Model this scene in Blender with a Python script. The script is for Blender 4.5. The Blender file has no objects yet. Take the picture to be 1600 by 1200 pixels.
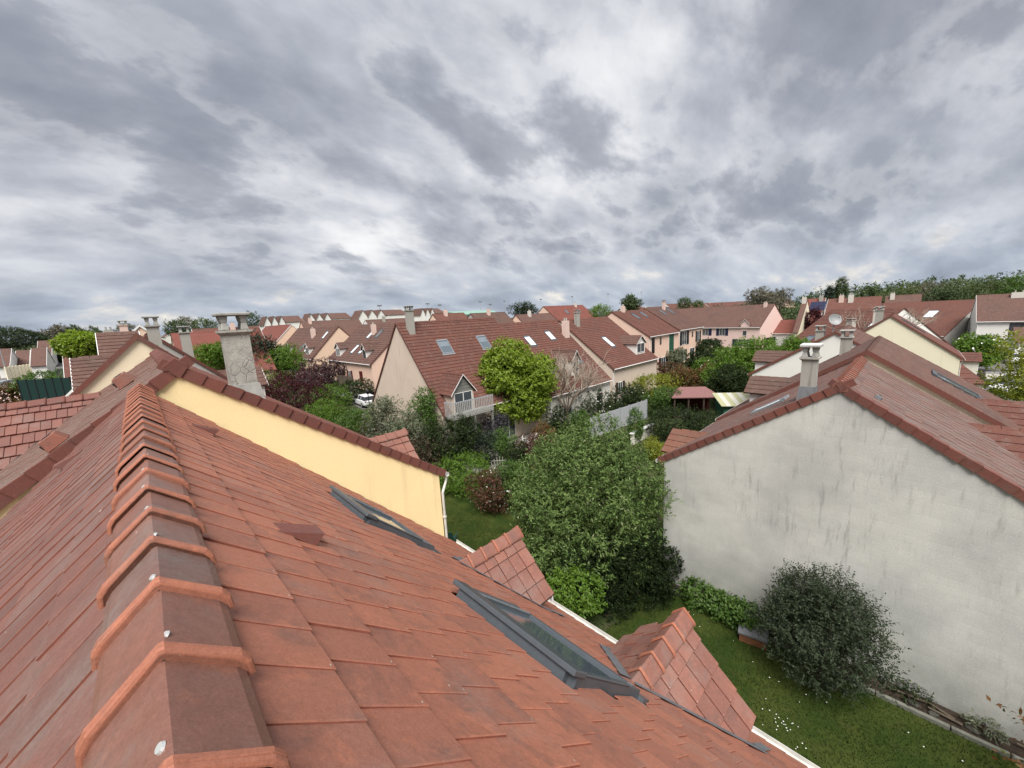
import bpy, math, random
import numpy as np
from mathutils import Vector, Matrix

SC = bpy.context.scene
COL = SC.collection
R = math.radians
H = 11.0                                   # eye height over the garden level

# ------------------------------------------------------------------ camera
ROT = np.array([[0.7141365, 0.15909546, -0.68168738],
                [-0.69790943, 0.08649811, -0.71094339],
                [-0.05414319, 0.98346668, 0.17280568]])
cam_data = bpy.data.cameras.new('camera')
cam = bpy.data.objects.new('camera', cam_data)
COL.objects.link(cam)
M4 = Matrix([list(ROT[0]) + [0], list(ROT[1]) + [0], list(ROT[2]) + [H], [0, 0, 0, 1]])
cam.matrix_world = M4
cam_data.sensor_width = 36.0
cam_data.lens = 13.5
cam_data.clip_start = 0.05
cam_data.clip_end = 4000
SC.camera = cam

# ------------------------------------------------------------------ light
SUN_AZ, SUN_EL = 226.0, 58.0               # degrees, azimuth counter-clockwise from +X
sd = bpy.data.lights.new('sun', 'SUN')
sd.energy = 1.5
sd.angle = R(34)
sd.color = (1.0, 0.965, 0.92)
so = bpy.data.objects.new('sun', sd)
COL.objects.link(so)
_d = Vector((math.cos(R(SUN_AZ)) * math.cos(R(SUN_EL)), math.sin(R(SUN_AZ)) * math.cos(R(SUN_EL)), math.sin(R(SUN_EL))))
so.rotation_euler = _d.to_track_quat('Z', 'Y').to_euler()
so.location = (0, 0, 60)

SC.view_settings.view_transform = 'Standard'
SC.view_settings.look = 'None'
SC.view_settings.gamma = 1.0
SC.view_settings.use_curve_mapping = False
SC.view_settings.exposure = 2.0
SC.render.engine = 'CYCLES'
SC.cycles.max_bounces = 6
SC.cycles.diffuse_bounces = 2
SC.cycles.transparent_max_bounces = 8

class NT:
    """tiny node-tree writer"""
    def __init__(s, tree):
        s.t = tree; s.n = tree.nodes; s.l = tree.links
    def node(s, typ, **kw):
        nd = s.n.new(typ)
        for k, v in kw.items(): setattr(nd, k, v)
        return nd
    def put(s, sock, v):
        if hasattr(v, 'is_linked') or hasattr(v, 'links'): s.l.new(v, sock)
        elif v is not None: sock.default_value = v
    def math(s, op, a, b=None, c=None, clamp=False):
        nd = s.node('ShaderNodeMath', operation=op, use_clamp=clamp)
        s.put(nd.inputs[0], a); s.put(nd.inputs[1], b)
        if c is not None: s.put(nd.inputs[2], c)
        return nd.outputs[0]
    def vmath(s, op, a, b=None):
        nd = s.node('ShaderNodeVectorMath', operation=op)
        s.put(nd.inputs[0], a)
        if b is not None: s.put(nd.inputs[1], b)
        return nd.outputs[0]
    def noise(s, vec, scale, detail=4, rough=.5, dist=0.0, lac=2.0):
        nd = s.node('ShaderNodeTexNoise')
        s.put(nd.inputs['Vector'], vec); nd.inputs['Scale'].default_value = scale
        nd.inputs['Detail'].default_value = detail; nd.inputs['Roughness'].default_value = rough
        nd.inputs['Distortion'].default_value = dist; nd.inputs['Lacunarity'].default_value = lac
        return nd.outputs['Fac']
    def ramp(s, fac, stops, interp='LINEAR'):
        nd = s.node('ShaderNodeValToRGB'); s.put(nd.inputs[0], fac)
        cr = nd.color_ramp; cr.interpolation = interp
        while len(cr.elements) < len(stops): cr.elements.new(0.5)
        for e, (p, c) in zip(cr.elements, stops):
            e.position = p
            e.color = tuple(c) + (1,) if not isinstance(c, (int, float)) else (c, c, c, 1)
        return nd.outputs[0]
    def mix(s, fac, a, b, mode='MIX'):
        nd = s.node('ShaderNodeMix', data_type='RGBA', blend_type=mode)
        s.put(nd.inputs[0], fac)
        for i, v in ((6, a), (7, b)):
            if isinstance(v, tuple) and len(v) == 3: v = v + (1,)
            s.put(nd.inputs[i], v)
        return nd.outputs[2]
    def maprange(s, v, a, b, c=0., d=1., smooth=False):
        nd = s.node('ShaderNodeMapRange', interpolation_type='SMOOTHSTEP' if smooth else 'LINEAR')
        s.put(nd.inputs[0], v)
        for i, x in enumerate((a, b, c, d)): nd.inputs[i + 1].default_value = x
        return nd.outputs[0]
    def scale(s, vec, xyz):
        nd = s.node('ShaderNodeMapping'); s.put(nd.inputs[0], vec); nd.inputs['Scale'].default_value = xyz
        return nd.outputs[0]

# ------------------------------------------------------------------ sky: broken overcast over a Nishita sky
def make_world():
    w = bpy.data.worlds.new('World'); SC.world = w; w.use_nodes = True
    t = NT(w.node_tree); t.n.clear()
    sky = t.node('ShaderNodeTexSky'); sky.sky_type = 'NISHITA'; sky.sun_disc = False
    sky.sun_elevation = R(SUN_EL); sky.sun_rotation = R(90 - SUN_AZ)
    sky.dust_density = 2.0
    g = t.node('ShaderNodeTexCoord').outputs['Generated']
    sep = t.node('ShaderNodeSeparateXYZ'); t.put(sep.inputs[0], g)
    z = t.math('MAXIMUM', sep.outputs[2], 0.0)
    zz = t.math('ADD', z, 0.46)
    px = t.math('DIVIDE', sep.outputs[0], zz); py = t.math('DIVIDE', sep.outputs[1], zz)
    cmb = t.node('ShaderNodeCombineXYZ'); t.put(cmb.inputs[0], px); t.put(cmb.inputs[1], py)
    # turned so that the cloud streets lie across the view
    mp = t.node('ShaderNodeMapping'); t.put(mp.inputs[0], cmb.outputs[0])
    mp.inputs['Rotation'].default_value = (0, 0, R(43)); mp.inputs['Scale'].default_value = (.66, 1.0, 1.0)
    mp.inputs['Location'].default_value = SKY_OFF
    p = mp.outputs[0]
    def off(x, y): return t.vmath('ADD', p, (x, y, 0))
    # high, smooth veil
    veil = t.math('ADD', t.math('MULTIPLY', t.noise(p, 1.9, 4, .5, .15), .65), t.math('MULTIPLY', t.noise(p, 6.5, 7, .55, .2), .35))
    cl = t.ramp(veil, [(.39, (.33, .36, .42)), (.46, (.46, .485, .545)), (.51, (.57, .59, .645)), (.56, (.71, .725, .765)), (.65, (.92, .915, .91))])
    # broad grey decks
    n1 = t.math('ADD', t.math('MULTIPLY', t.noise(off(3.1, 8.2), 1.45, 10, .54, .12), .78), t.math('MULTIPLY', t.noise(off(3.1, 8.2), 6.0, 7, .62, .1), .22))
    cl = t.mix(t.maprange(n1, .47, .60, 0, .84, True), cl, t.ramp(n1, [(.48, (.43, .46, .525)), (.56, (.325, .35, .415)), (.66, (.225, .245, .30))]))
    # lumpy puffs with crisp edges hanging below
    n2 = t.math('ADD', t.math('MULTIPLY', t.noise(off(9.4, 1.7), 3.3, 11, .57, .1), .76), t.math('MULTIPLY', t.noise(off(1.3, 9.1), 1.3, 2, .5), .24))
    cl = t.mix(t.maprange(n2, .52, .595, 0, .66, True), cl, t.ramp(n2, [(.52, (.37, .395, .455)), (.58, (.285, .31, .37)), (.68, (.195, .215, .265))]))
    # bright torn rims
    n3 = t.math('MULTIPLY', t.maprange(n2, .455, .515, 0, 1, True), t.maprange(n2, .515, .55, 1, 0, True))
    cl = t.mix(t.math('MULTIPLY', n3, .18), cl, (.95, .95, .95))
    # low band: thinner cloud, pale blue with bright gaps
    lowv = t.noise(t.scale(p, (.95, 1.0, 1)), 4.2, 9, .56, .15)
    low = t.ramp(lowv, [(.36, (.285, .33, .405)), (.5, (.42, .48, .57)), (.59, (.54, .585, .655)), (.645, (.74, .73, .71)), (.70, (1.0, .95, .85))])
    lf = t.maprange(z, .02, .19, 1, 0, True)
    c = t.mix(t.math('MULTIPLY', lf, .85), cl, low); v = veil
    bgc = t.node('ShaderNodeBackground'); t.put(bgc.inputs[0], c); bgc.inputs[1].default_value = SKY_GAIN
    bgs = t.node('ShaderNodeBackground'); t.put(bgs.inputs[0], sky.outputs[0]); bgs.inputs[1].default_value = 0.05
    hole = t.math('MULTIPLY', t.maprange(v, .60, .72, 0, 1, True), .15)
    mx = t.node('ShaderNodeMixShader'); t.put(mx.inputs[0], hole); t.l.new(bgc.outputs[0], mx.inputs[1]); t.l.new(bgs.outputs[0], mx.inputs[2])
    out = t.node('ShaderNodeOutputWorld'); t.l.new(mx.outputs[0], out.inputs[0])
SKY_OFF = (0.0, 0.0, 0.0)
SKY_GAIN = 0.268
make_world()

# ------------------------------------------------------------------ geometry helpers
def ray(px, py):
    v = np.array([px - 800., -(py - 600.), -600.])
    return ROT @ (v / np.linalg.norm(v))
def on_z(px, py, z): r = ray(px, py); return Vector(r * ((z - H) / r[2])) + Vector((0, 0, H))
def on_x(px, py, x): r = ray(px, py); return Vector(r * (x / r[0])) + Vector((0, 0, H))
def on_y(px, py, y): r = ray(px, py); return Vector(r * (y / r[1])) + Vector((0, 0, H))
def depth_of(p): return -(ROT.T @ np.array([p[0], p[1], p[2] - H]))[2]
def to_px(p):
    v = ROT.T @ np.array([p[0], p[1], p[2] - H])
    if v[2] > -.05: return None
    return 800 + 600 * v[0] / -v[2], 600 - 600 * v[1] / -v[2]
def ground_z(x, y):
    t = min(max((y - 38.0) / 92.0, 0), 1)
    return 7.5 * t * t * (3 - 2 * t) * min(1, max(0, (85 - x) / 60))
def on_ground(px, py):
    z = 0.0
    for _ in range(40):
        p = on_z(px, py, z); z = z * .6 + ground_z(p.x, p.y) * .4
    return p

class MB:
    def __init__(s): s.v = []; s.f = []; s.m = []; s.k = 0
    def face(s, pts, m=None):
        i = len(s.v); s.v += [tuple(p) for p in pts]; s.f.append(tuple(range(i, i + len(pts)))); s.m.append(s.k if m is None else m)
    def mesh(s, vs, fs):
        i = len(s.v); s.v += [tuple(p) for p in vs]
        for f in fs: s.f.append(tuple(i + j for j in f)); s.m.append(s.k)
    def box(s, x0, x1, y0, y1, z0, z1, T=None):
        vs = [Vector(p) for p in ((x0, y0, z0), (x1, y0, z0), (x1, y1, z0), (x0, y1, z0), (x0, y0, z1), (x1, y0, z1), (x1, y1, z1), (x0, y1, z1))]
        if T is not None: vs = [T @ v for v in vs]
        s.mesh(vs, [(3, 2, 1, 0), (4, 5, 6, 7), (0, 1, 5, 4), (1, 2, 6, 5), (2, 3, 7, 6), (3, 0, 4, 7)])
    def frustum(s, c, a0, b0, z0, a1, b1, z1):
        vs = []
        for a, b, z in ((a0, b0, z0), (a1, b1, z1)):
            vs += [(c[0] - a, c[1] - b, z), (c[0] + a, c[1] - b, z), (c[0] + a, c[1] + b, z), (c[0] - a, c[1] + b, z)]
        s.mesh(vs, [(3, 2, 1, 0), (4, 5, 6, 7), (0, 1, 5, 4), (1, 2, 6, 5), (2, 3, 7, 6), (3, 0, 4, 7)])
    def tube(s, a, b, r0, r1=None, n=6, cap=True):
        a = Vector(a); b = Vector(b); r1 = r0 if r1 is None else r1
        d = b - a
        if d.length < 1e-6: return
        d.normalize(); u = d.orthogonal().normalized(); w = d.cross(u)
        vs = [];
        for c, r in ((a, r0), (b, r1)):
            for i in range(n):
                t = 2 * math.pi * i / n; vs.append(c + u * (r * math.cos(t)) + w * (r * math.sin(t)))
        fs = [(i, (i + 1) % n, n + (i + 1) % n, n + i) for i in range(n)]
        if cap: fs += [tuple(range(n - 1, -1, -1)), tuple(range(n, 2 * n))]
        s.mesh(vs, fs)
    def sweep(s, prof, path, closed=False):
        """prof: list of 2D (a,b); path: list of (origin, ea, eb)"""
        n = len(prof); vs = []
        for o, ea, eb in path:
            for a, b in prof: vs.append(Vector(o) + Vector(ea) * a + Vector(eb) * b)
        fs = []
        for k in range(len(path) - 1):
            for i in range(n if closed else n - 1):
                j = (i + 1) % n
                fs.append((k * n + i, k * n + j, (k + 1) * n + j, (k + 1) * n + i))
        if closed: fs += [tuple(range(n - 1, -1, -1)), tuple(range((len(path) - 1) * n, len(path) * n))]
        s.mesh(vs, fs)
    def data(s, name, mats):
        me = bpy.data.meshes.new(name); me.from_pydata(s.v, [], s.f)
        if not isinstance(mats, (list, tuple)): mats = [mats]
        for m in mats: me.materials.append(m)
        if len(mats) > 1: me.polygons.foreach_set('material_index', s.m)
        me.update(); return me
    def build(s, name, mats, parent=None, smooth=False, bevel=0, kind=None):
        o = add(name, s.data(name, mats), parent)
        if smooth: o.data.polygons.foreach_set('use_smooth', [True] * len(o.data.polygons))
        if bevel:
            b = o.modifiers.new('bevel', 'BEVEL'); b.width = bevel; b.segments = 1; b.limit_method = 'ANGLE'
        if kind: o['kind'] = kind
        return o
WROOT = {}                                 # things whose parts are given in world coordinates
def add(name, data, parent=None, mat=None):
    o = bpy.data.objects.new(name, data); COL.objects.link(o)
    if parent is not None:
        o.parent = parent
        if parent.name in WROOT: o.matrix_parent_inverse = Matrix.Translation(WROOT[parent.name]).inverted()
    if mat is not None: o.matrix_basis = mat
    return o
def tag(o, label, cat, group=None):
    o['label'] = label; o['category'] = cat
    if group: o['group'] = group
    return o
def thing(name, label, cat, loc=(0, 0, 0), rz=0, group=None):
    o = add(name, None); o.location = loc; o.rotation_euler = (0, 0, rz)
    return tag(o, label, cat, group)
def world_thing(name, label, cat, loc, group=None):
    o = thing(name, label, cat, loc, 0, group); WROOT[o.name] = Vector(loc); return o
def structure(o): o['kind'] = 'structure'; return o
def frame(o, ex, ey, ez):
    m = Matrix.Identity(4)
    for i, e in enumerate((ex, ey, ez)):
        for j in range(3): m[j][i] = e[j]
    for j in range(3): m[j][3] = o[j]
    return m

# ------------------------------------------------------------------ materials
MATS = {}
def material(name, fn, rough=.7, spec=.3):
    if name in MATS: return MATS[name]
    m = bpy.data.materials.new(name); m.use_nodes = True
    t = NT(m.node_tree); b = t.n['Principled BSDF']
    b.inputs['Roughness'].default_value = rough; b.inputs['Specular IOR Level'].default_value = spec
    fn(t, b); MATS[name] = m; return m
def objpos(t): return t.node('ShaderNodeTexCoord').outputs['Object']
def worldpos(t): return t.node('ShaderNodeNewGeometry').outputs['Position']
def flat(name, c, rough=.6, var=.12, scale=6, spec=.3, metal=0, bump=0):
    def fn(t, b):
        p = worldpos(t); n = t.noise(p, scale, 5, .6)
        k = t.maprange(n, .25, .75, 1 - var, 1 + var)
        col = t.mix(1.0, tuple(c), k, 'MULTIPLY')
        t.put(b.inputs['Base Color'], col); b.inputs['Metallic'].default_value = metal
        if bump:
            bp = t.node('ShaderNodeBump'); bp.inputs['Strength'].default_value = bump; bp.inputs['Distance'].default_value = .02
            t.put(bp.inputs['Height'], t.noise(p, scale * 12, 4, .7)); t.put(b.inputs['Normal'], bp.outputs[0])
    return material(name, fn, rough, spec)
def tile_mat(name, a, bcol, grey, greyness, speck=.5, rough=.62):
    """fired-clay or concrete tile: per-piece tone, soot smears, lichen and pale chips"""
    def fn(t, b):
        g = t.node('ShaderNodeNewGeometry'); oi = t.node('ShaderNodeObjectInfo')
        rnd = t.math('FRACT', t.math('ADD', t.math('MULTIPLY', g.outputs['Random Per Island'], 7.31), t.math('MULTIPLY', oi.outputs['Random'], 3.17)))
        p = g.outputs['Position']
        col = t.mix(rnd, tuple(a), tuple(bcol))
        cmb = t.node('ShaderNodeCombineXYZ'); t.put(cmb.inputs[0], t.math('MULTIPLY', rnd, 13.)); t.put(cmb.inputs[2], t.math('MULTIPLY', rnd, 5.))
        q = t.vmath('ADD', p, cmb.outputs[0])
        sm = t.noise(q, 4.2, 5, .6, .6)
        smf = t.maprange(sm, .48, .76, 0, .5, True)
        col = t.mix(smf, col, (.10, .068, .06))
        br = t.maprange(t.noise(q, 6.5, 4, .6, .3), .55, .75, 0, .42, True)
        col = t.mix(br, col, (a[0] * 1.35, a[1] * 1.25, a[2] * 1.12))
        gn = t.maprange(t.noise(p, 1.3, 6, .68), .52 - greyness * .3, .72 - greyness * .22, 0, min(1, .25 + greyness), True)
        gf = t.math('MULTIPLY', gn, t.maprange(t.noise(p, 22, 4, .7), .35, .65, .45, 1))
        col = t.mix(gf, col, tuple(grey))
        fine = t.math('MULTIPLY', t.maprange(t.noise(p, 110, 4, .75), .3, .7, .84, 1.16), t.maprange(t.noise(p, 30, 4, .7), .3, .7, .9, 1.1))
        col = t.mix(1., col, fine, 'MULTIPLY')
        if speck:
            vo = t.node('ShaderNodeTexVoronoi'); t.put(vo.inputs['Vector'], q); vo.inputs['Scale'].default_value = 7.0
            wv = t.noise(q, 70, 3, .7); sp = t.math('MULTIPLY', t.math('LESS_THAN', vo.outputs['Distance'], t.math('MULTIPLY', wv, .13)), t.math('GREATER_THAN', t.noise(q, 9, 3, .6), .57))
            col = t.mix(t.math('MULTIPLY', sp, speck), col, (.62, .55, .48))
        t.put(b.inputs['Base Color'], col)
        t.put(b.inputs['Roughness'], t.maprange(t.noise(p, 14, 4, .6), .3, .7, rough - .12, rough + .14))
        bp = t.node('ShaderNodeBump'); bp.inputs['Strength'].default_value = .35; bp.inputs['Distance'].default_value = .004
        t.put(bp.inputs['Height'], t.noise(p, 60, 5, .7)); t.put(b.inputs['Normal'], bp.outputs[0])
    return material(name, fn, rough, .35)
def far_roof_mat(name, a, dark, lich=.35):
    def fn(t, b):
        g = t.node('ShaderNodeNewGeometry'); p = g.outputs['Position']
        rnd = g.outputs['Random Per Island']
        col = t.mix(t.math('MULTIPLY', rnd, .35), tuple(a), tuple(dark))
        col = t.mix(t.maprange(t.noise(p, .55, 6, .62), .42, .72, 0, .55, True), col, (dark[0] * .8, dark[1] * .9, dark[2] * .95))
        col = t.mix(t.maprange(t.noise(p, 3.3, 5, .7), .5, .72, 0, lich, True), col, (.19, .155, .13))
        col = t.mix(1., col, t.maprange(t.noise(p, 18, 3, .7), .3, .7, .82, 1.18), 'MULTIPLY')
        t.put(b.inputs['Base Color'], col)
    return material(name, fn, .8, .2)
def render_mat(name, c, stain=.25, streak=.3, stain_c=(.16, .15, .13), bump=.2):
    """painted render: faint blotches, rain streaks below the verge"""
    def fn(t, b):
        p = worldpos(t)
        col = t.mix(t.maprange(t.noise(p, .7, 6, .6), .38, .7, 0, stain * .6, True), tuple(c), (c[0] * .8, c[1] * .79, c[2] * .77))
        st = t.noise(t.scale(p, (2.6, 2.6, .16)), 1.4, 6, .62, .2)
        m = t.maprange(t.noise(p, .32, 3, .5), .45, .65, 0, 1, True)
        col = t.mix(t.math('MULTIPLY', t.maprange(st, .52, .72, 0, streak, True), m), col, tuple(stain_c))
        col = t.mix(1., col, t.maprange(t.noise(p, 40, 3, .7), .3, .7, .95, 1.05), 'MULTIPLY')
        t.put(b.inputs['Base Color'], col)
        bp = t.node('ShaderNodeBump'); bp.inputs['Strength'].default_value = bump; bp.inputs['Distance'].default_value = .01
        t.put(bp.inputs['Height'], t.noise(p, 75, 4, .7)); t.put(b.inputs['Normal'], bp.outputs[0])
    return material(name, fn, .88, .15)
def grey_wall_mat():
    """grey rendered blockwork: the joints ghost through, soot in vertical dashes"""
    def fn(t, b):
        p = worldpos(t)
        sep = t.node('ShaderNodeSeparateXYZ'); t.put(sep.inputs[0], p)
        cmb = t.node('ShaderNodeCombineXYZ'); t.put(cmb.inputs[0], sep.outputs[1]); t.put(cmb.inputs[1], sep.outputs[2])
        br = t.node('ShaderNodeTexBrick'); t.put(br.inputs['Vector'], cmb.outputs[0])
        br.inputs['Color1'].default_value = (0, 0, 0, 1); br.inputs['Color2'].default_value = (1, 1, 1, 1)
        br.inputs['Mortar'].default_value = (.5, .5, .5, 1)
        br.inputs['Scale'].default_value = 1.0; br.inputs['Brick Width'].default_value = .5; br.inputs['Row Height'].default_value = .22
        br.inputs['Mortar Size'].default_value = .016; br.inputs['Mortar Smooth'].default_value = 1.0
        base = t.mix(t.maprange(t.noise(p, .45, 6, .6), .35, .68, 0, 1, True), (.575, .57, .53), (.44, .44, .415))
        patch = t.maprange(t.noise(p, .8, 4, .6), .4, .6, 0, 1, True)
        base = t.mix(t.math('MULTIPLY', t.math('MULTIPLY', br.outputs['Fac'], .065), patch), base, (.27, .27, .255))
        base = t.mix(.035, base, br.outputs['Color'], 'OVERLAY')
        # short soot dashes
        q = t.scale(p, (1, 5.2, .75))
        d = t.maprange(t.noise(q, 1.15, 7, .66, .15), .53, .70, 0, 1, True)
        zone = t.maprange(t.noise(p, .35, 3, .55), .36, .6, .1, 1, True)
        base = t.mix(t.math('MULTIPLY', t.math('MULTIPLY', d, zone), .52), base, (.24, .24, .225))
        q2 = t.scale(p, (1, 9, .9))
        d2 = t.maprange(t.noise(q2, 1.0, 6, .7), .61, .74, 0, .5, True)
        base = t.mix(t.math('MULTIPLY', d2, zone), base, (.17, .175, .165))
        foot_shade = t.math('MULTIPLY', t.maprange(sep.outputs[2], 0.0, 2.6, 1, 0, True), t.maprange(t.noise(p, 1.1, 5, .6), .3, .7, .35, 1))  # shade at the wall foot painted into the colour, fading upwards
        base = t.mix(t.math('MULTIPLY', foot_shade, .6), base, (.15, .155, .135))
        base = t.mix(1., base, t.maprange(t.noise(p, 26, 4, .7), .3, .7, .9, 1.1), 'MULTIPLY')
        t.put(b.inputs['Base Color'], base)
        bp = t.node('ShaderNodeBump'); bp.inputs['Strength'].default_value = .25; bp.inputs['Distance'].default_value = .012
        t.put(bp.inputs['Height'], t.math('SUBTRACT', t.noise(p, 45, 4, .7), t.math('MULTIPLY', br.outputs['Fac'], .3)))
        t.put(b.inputs['Normal'], bp.outputs[0])
    return material('grey_blockwork', fn, .92, .1)
def chimney_mat():
    """pale render crazed with sooty cracks"""
    def fn(t, b):
        p = worldpos(t)
        w = t.node('ShaderNodeTexNoise'); t.put(w.inputs['Vector'], p); w.inputs['Scale'].default_value = 5
        sc = t.node('ShaderNodeVectorMath', operation='SCALE'); t.put(sc.inputs[0], w.outputs['Color']); sc.inputs['Scale'].default_value = .12
        vo = t.node('ShaderNodeTexVoronoi', feature='DISTANCE_TO_EDGE'); t.put(vo.inputs['Vector'], t.vmath('ADD', p, sc.outputs[0])); vo.inputs['Scale'].default_value = 6.2
        ck = t.math('MULTIPLY', t.maprange(vo.outputs['Distance'], .0, .045, 1, 0), t.maprange(t.noise(p, 3, 3, .6), .38, .55, .15, 1))
        base = t.mix(t.maprange(t.noise(p, 5, 6, .7), .35, .7, 0, 1), (.44, .42, .37), (.27, .265, .24))
        base = t.mix(t.math('MULTIPLY', ck, .6), base, (.10, .095, .085))
        t.put(b.inputs['Base Color'], base)
        bp = t.node('ShaderNodeBump'); bp.inputs['Strength'].default_value = .5; bp.inputs['Distance'].default_value = .02
        t.put(bp.inputs['Height'], t.math('SUBTRACT', t.noise(p, 28, 5, .7), ck)); t.put(b.inputs['Normal'], bp.outputs[0])
    return material('crazed_render', fn, .92, .1)
def leaf_mat(name, a, bcol, trans=.35, rough=.55, tint=None, spec=.35):
    def fn(t, b):
        g = t.node('ShaderNodeNewGeometry'); rnd = g.outputs['Random Per Island']
        n = t.noise(g.outputs['Position'], .9, 3, .6)
        f = t.math('ADD', t.math('MULTIPLY', t.math('POWER', rnd, 1.6), .8), t.maprange(n, .3, .7, -.1, .3), clamp=True)
        col = t.mix(f, tuple(a), tuple(bcol))
        if tint:
            col = t.mix(t.math('GREATER_THAN', t.math('FRACT', t.math('MULTIPLY', rnd, 37.7)), 1 - tint[0]), col, tuple(tint[1]))
        t.put(b.inputs['Base Color'], col)
        tr = t.node('ShaderNodeBsdfTranslucent'); t.put(tr.inputs[0], t.mix(1., col, (1.25, 1.3, .6), 'MULTIPLY'))
        mx = t.node('ShaderNodeMixShader'); mx.inputs[0].default_value = trans
        out = t.n['Material Output']
        t.l.new(b.outputs[0], mx.inputs[1]); t.l.new(tr.outputs[0], mx.inputs[2]); t.l.new(mx.outputs[0], out.inputs[0])
    return material(name, fn, rough, spec)
def glass_mat(name, c=(.03, .04, .045), rough=.06):
    def fn(t, b):
        b.inputs['Base Color'].default_value = tuple(c) + (1,)
        t.put(b.inputs['Roughness'], t.maprange(t.noise(worldpos(t), 9, 3, .6), .3, .7, rough, rough + .05))
    return material(name, fn, rough, .9)
# ------------------------------------------------------------------ foliage
def quads_mesh(name, V, mat, tri=False, smooth=False):
    """V: (n,k,3) array of separate k-gons"""
    n, k, _ = V.shape
    me = bpy.data.meshes.new(name)
    me.vertices.add(n * k); me.vertices.foreach_set('co', V.reshape(-1).astype(np.float32))
    me.loops.add(n * k); me.loops.foreach_set('vertex_index', np.arange(n * k, dtype=np.int32))
    me.polygons.add(n); me.polygons.foreach_set('loop_start', np.arange(0, n * k, k, dtype=np.int32))
    me.polygons.foreach_set('loop_total', np.full(n, k, dtype=np.int32))
    me.materials.append(mat); me.update(calc_edges=True); return me
def unit(a): return a / np.maximum(np.linalg.norm(a, axis=-1, keepdims=True), 1e-9)
def leaf_cloud(rng, lobes, n_twigs, per, size, up=.45, twig=.28, lump=.16, slim=.42, inner=.25, zmin=None, droop=0.0, square=0.0):
    """leaves set along short twigs spread through the outer part of the lobes (cx,cy,cz,rx,ry,rz)"""
    L = np.array(lobes, float); wt = (L[:, 3] * L[:, 4] + L[:, 4] * L[:, 5] + L[:, 3] * L[:, 5]); wt /= wt.sum()
    idx = rng.choice(len(L), n_twigs, p=wt)
    d = unit(rng.normal(size=(n_twigs, 3)))
    if square > 0:
        d2 = d / np.max(np.abs(d), axis=1, keepdims=True); d = d * (1 - square) + d2 * square
    rad = np.where(rng.random(n_twigs) < inner, rng.uniform(.45, .9, n_twigs), rng.uniform(.86, 1.03, n_twigs))
    ph = L[idx, 0:1] * 1.7
    lu = 1 + lump * (np.sin(d[:, 0:1] * 5.3 + ph) * np.sin(d[:, 1:2] * 6.1 + ph * 1.3) + .7 * np.sin(d[:, 2:3] * 9.2 + d[:, 0:1] * 8. + ph))
    c = L[idx, :3] + d * L[idx, 3:6] * (rad[:, None] * lu)
    # drop twigs buried deep in another lobe
    keep = np.ones(n_twigs, bool)
    for j in range(len(L)):
        q = (c - L[j, :3]) / L[j, 3:6]
        keep &= ~((np.linalg.norm(q, axis=1) < .72) & (idx != j) & (rng.random(n_twigs) < .85))
    if zmin is not None: keep &= c[:, 2] > zmin
    c = c[keep]; d = unit(d[keep]); n = len(c)
    ax = unit(d * .75 + np.array([0, 0, up - droop]) + rng.normal(size=(n, 3)) * .35)
    s = (np.arange(per) + .5) / per
    tl = twig * rng.uniform(.6, 1.35, (n, 1, 1))
    base = c[:, None, :] + ax[:, None, :] * (s[None, :, None] * tl)
    side = unit(np.cross(ax[:, None, :], rng.normal(size=(n, per, 3))))
    ld = unit(ax[:, None, :] * .55 + side * .85 + rng.normal(size=(n, per, 3)) * .22 + np.array([0, 0, -.12 - droop]))
    nr = unit(np.cross(ld, unit(rng.normal(size=(n, per, 3)) + np.array([0, 0, 0.0]))) * .55 + d[:, None, :] * .5 + np.array([0, 0, .55]))
    wd = unit(np.cross(ld, nr)); nr = unit(np.cross(wd, ld))
    sz = size * rng.uniform(.65, 1.3, (n, per, 1))
    tip = base + ld * sz; mid = base + ld * sz * .48
    V = np.stack([base, mid + wd * sz * slim * .5 + nr * sz * .07, tip - nr * sz * .05, mid - wd * sz * slim * .5 + nr * sz * .07], axis=2)
    return V.reshape(-1, 4, 3)
def limbs(mb, rng, base, top, r, spread, n, depth_=2, up=.5):
    base = Vector(base); top = Vector(top)
    mid = base.lerp(top, .5) + Vector((rng.normal() * .04, rng.normal() * .04, 0)) * (top - base).length
    mb.tube(base, mid, r, r * .8, 8); mb.tube(mid, top, r * .8, r * .6, 8)
    for i in range(n):
        t = rng.uniform(.35, 1.0); p = base.lerp(top, t) if t < .9 else top
        a = 2 * math.pi * (i / n + rng.uniform(-.06, .06)); l = spread * rng.uniform(.6, 1.0)
        q = p + Vector((math.cos(a), math.sin(a), up + rng.uniform(0, .5))).normalized() * l
        mb.tube(p, q, r * .38, r * .14, 5)
        if depth_ > 1:
            for _ in range(3):
                s = p.lerp(q, rng.uniform(.4, .95))
                e = s + Vector((rng.normal(), rng.normal(), .6 + rng.random())).normalized() * l * rng.uniform(.3, .6)
                mb.tube(s, e, r * .15, r * .05, 4)
BARK = None
def boughs(lobes, n, r, seed=0, out=.8):
    """break smooth lobes into many leafy boughs, so that dark hollows open between them"""
    rng = np.random.default_rng(seed); L = np.array(lobes, float); w = L[:, 3] * L[:, 4] + L[:, 3] * L[:, 5]; idx = rng.choice(len(L), n, p=w / w.sum())
    d = unit(rng.normal(size=(n, 3))); c = L[idx, :3] + d * L[idx, 3:6] * rng.uniform(out - .12, out + .1, (n, 1)); q = r * rng.uniform(.7, 1.3, n)
    keep = np.ones(n, bool)
    for j in range(len(L)): keep &= ~((np.linalg.norm((c - L[j, :3]) / L[j, 3:6], axis=1) < .6) & (idx != j))
    res = [(x, y, z, s, s, s * .72) for (x, y, z), s in zip(c[keep], q[keep])]
    return res + [(x, y, z, a * .5, b_ * .5, e * .5) for x, y, z, a, b_, e in lobes]

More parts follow.
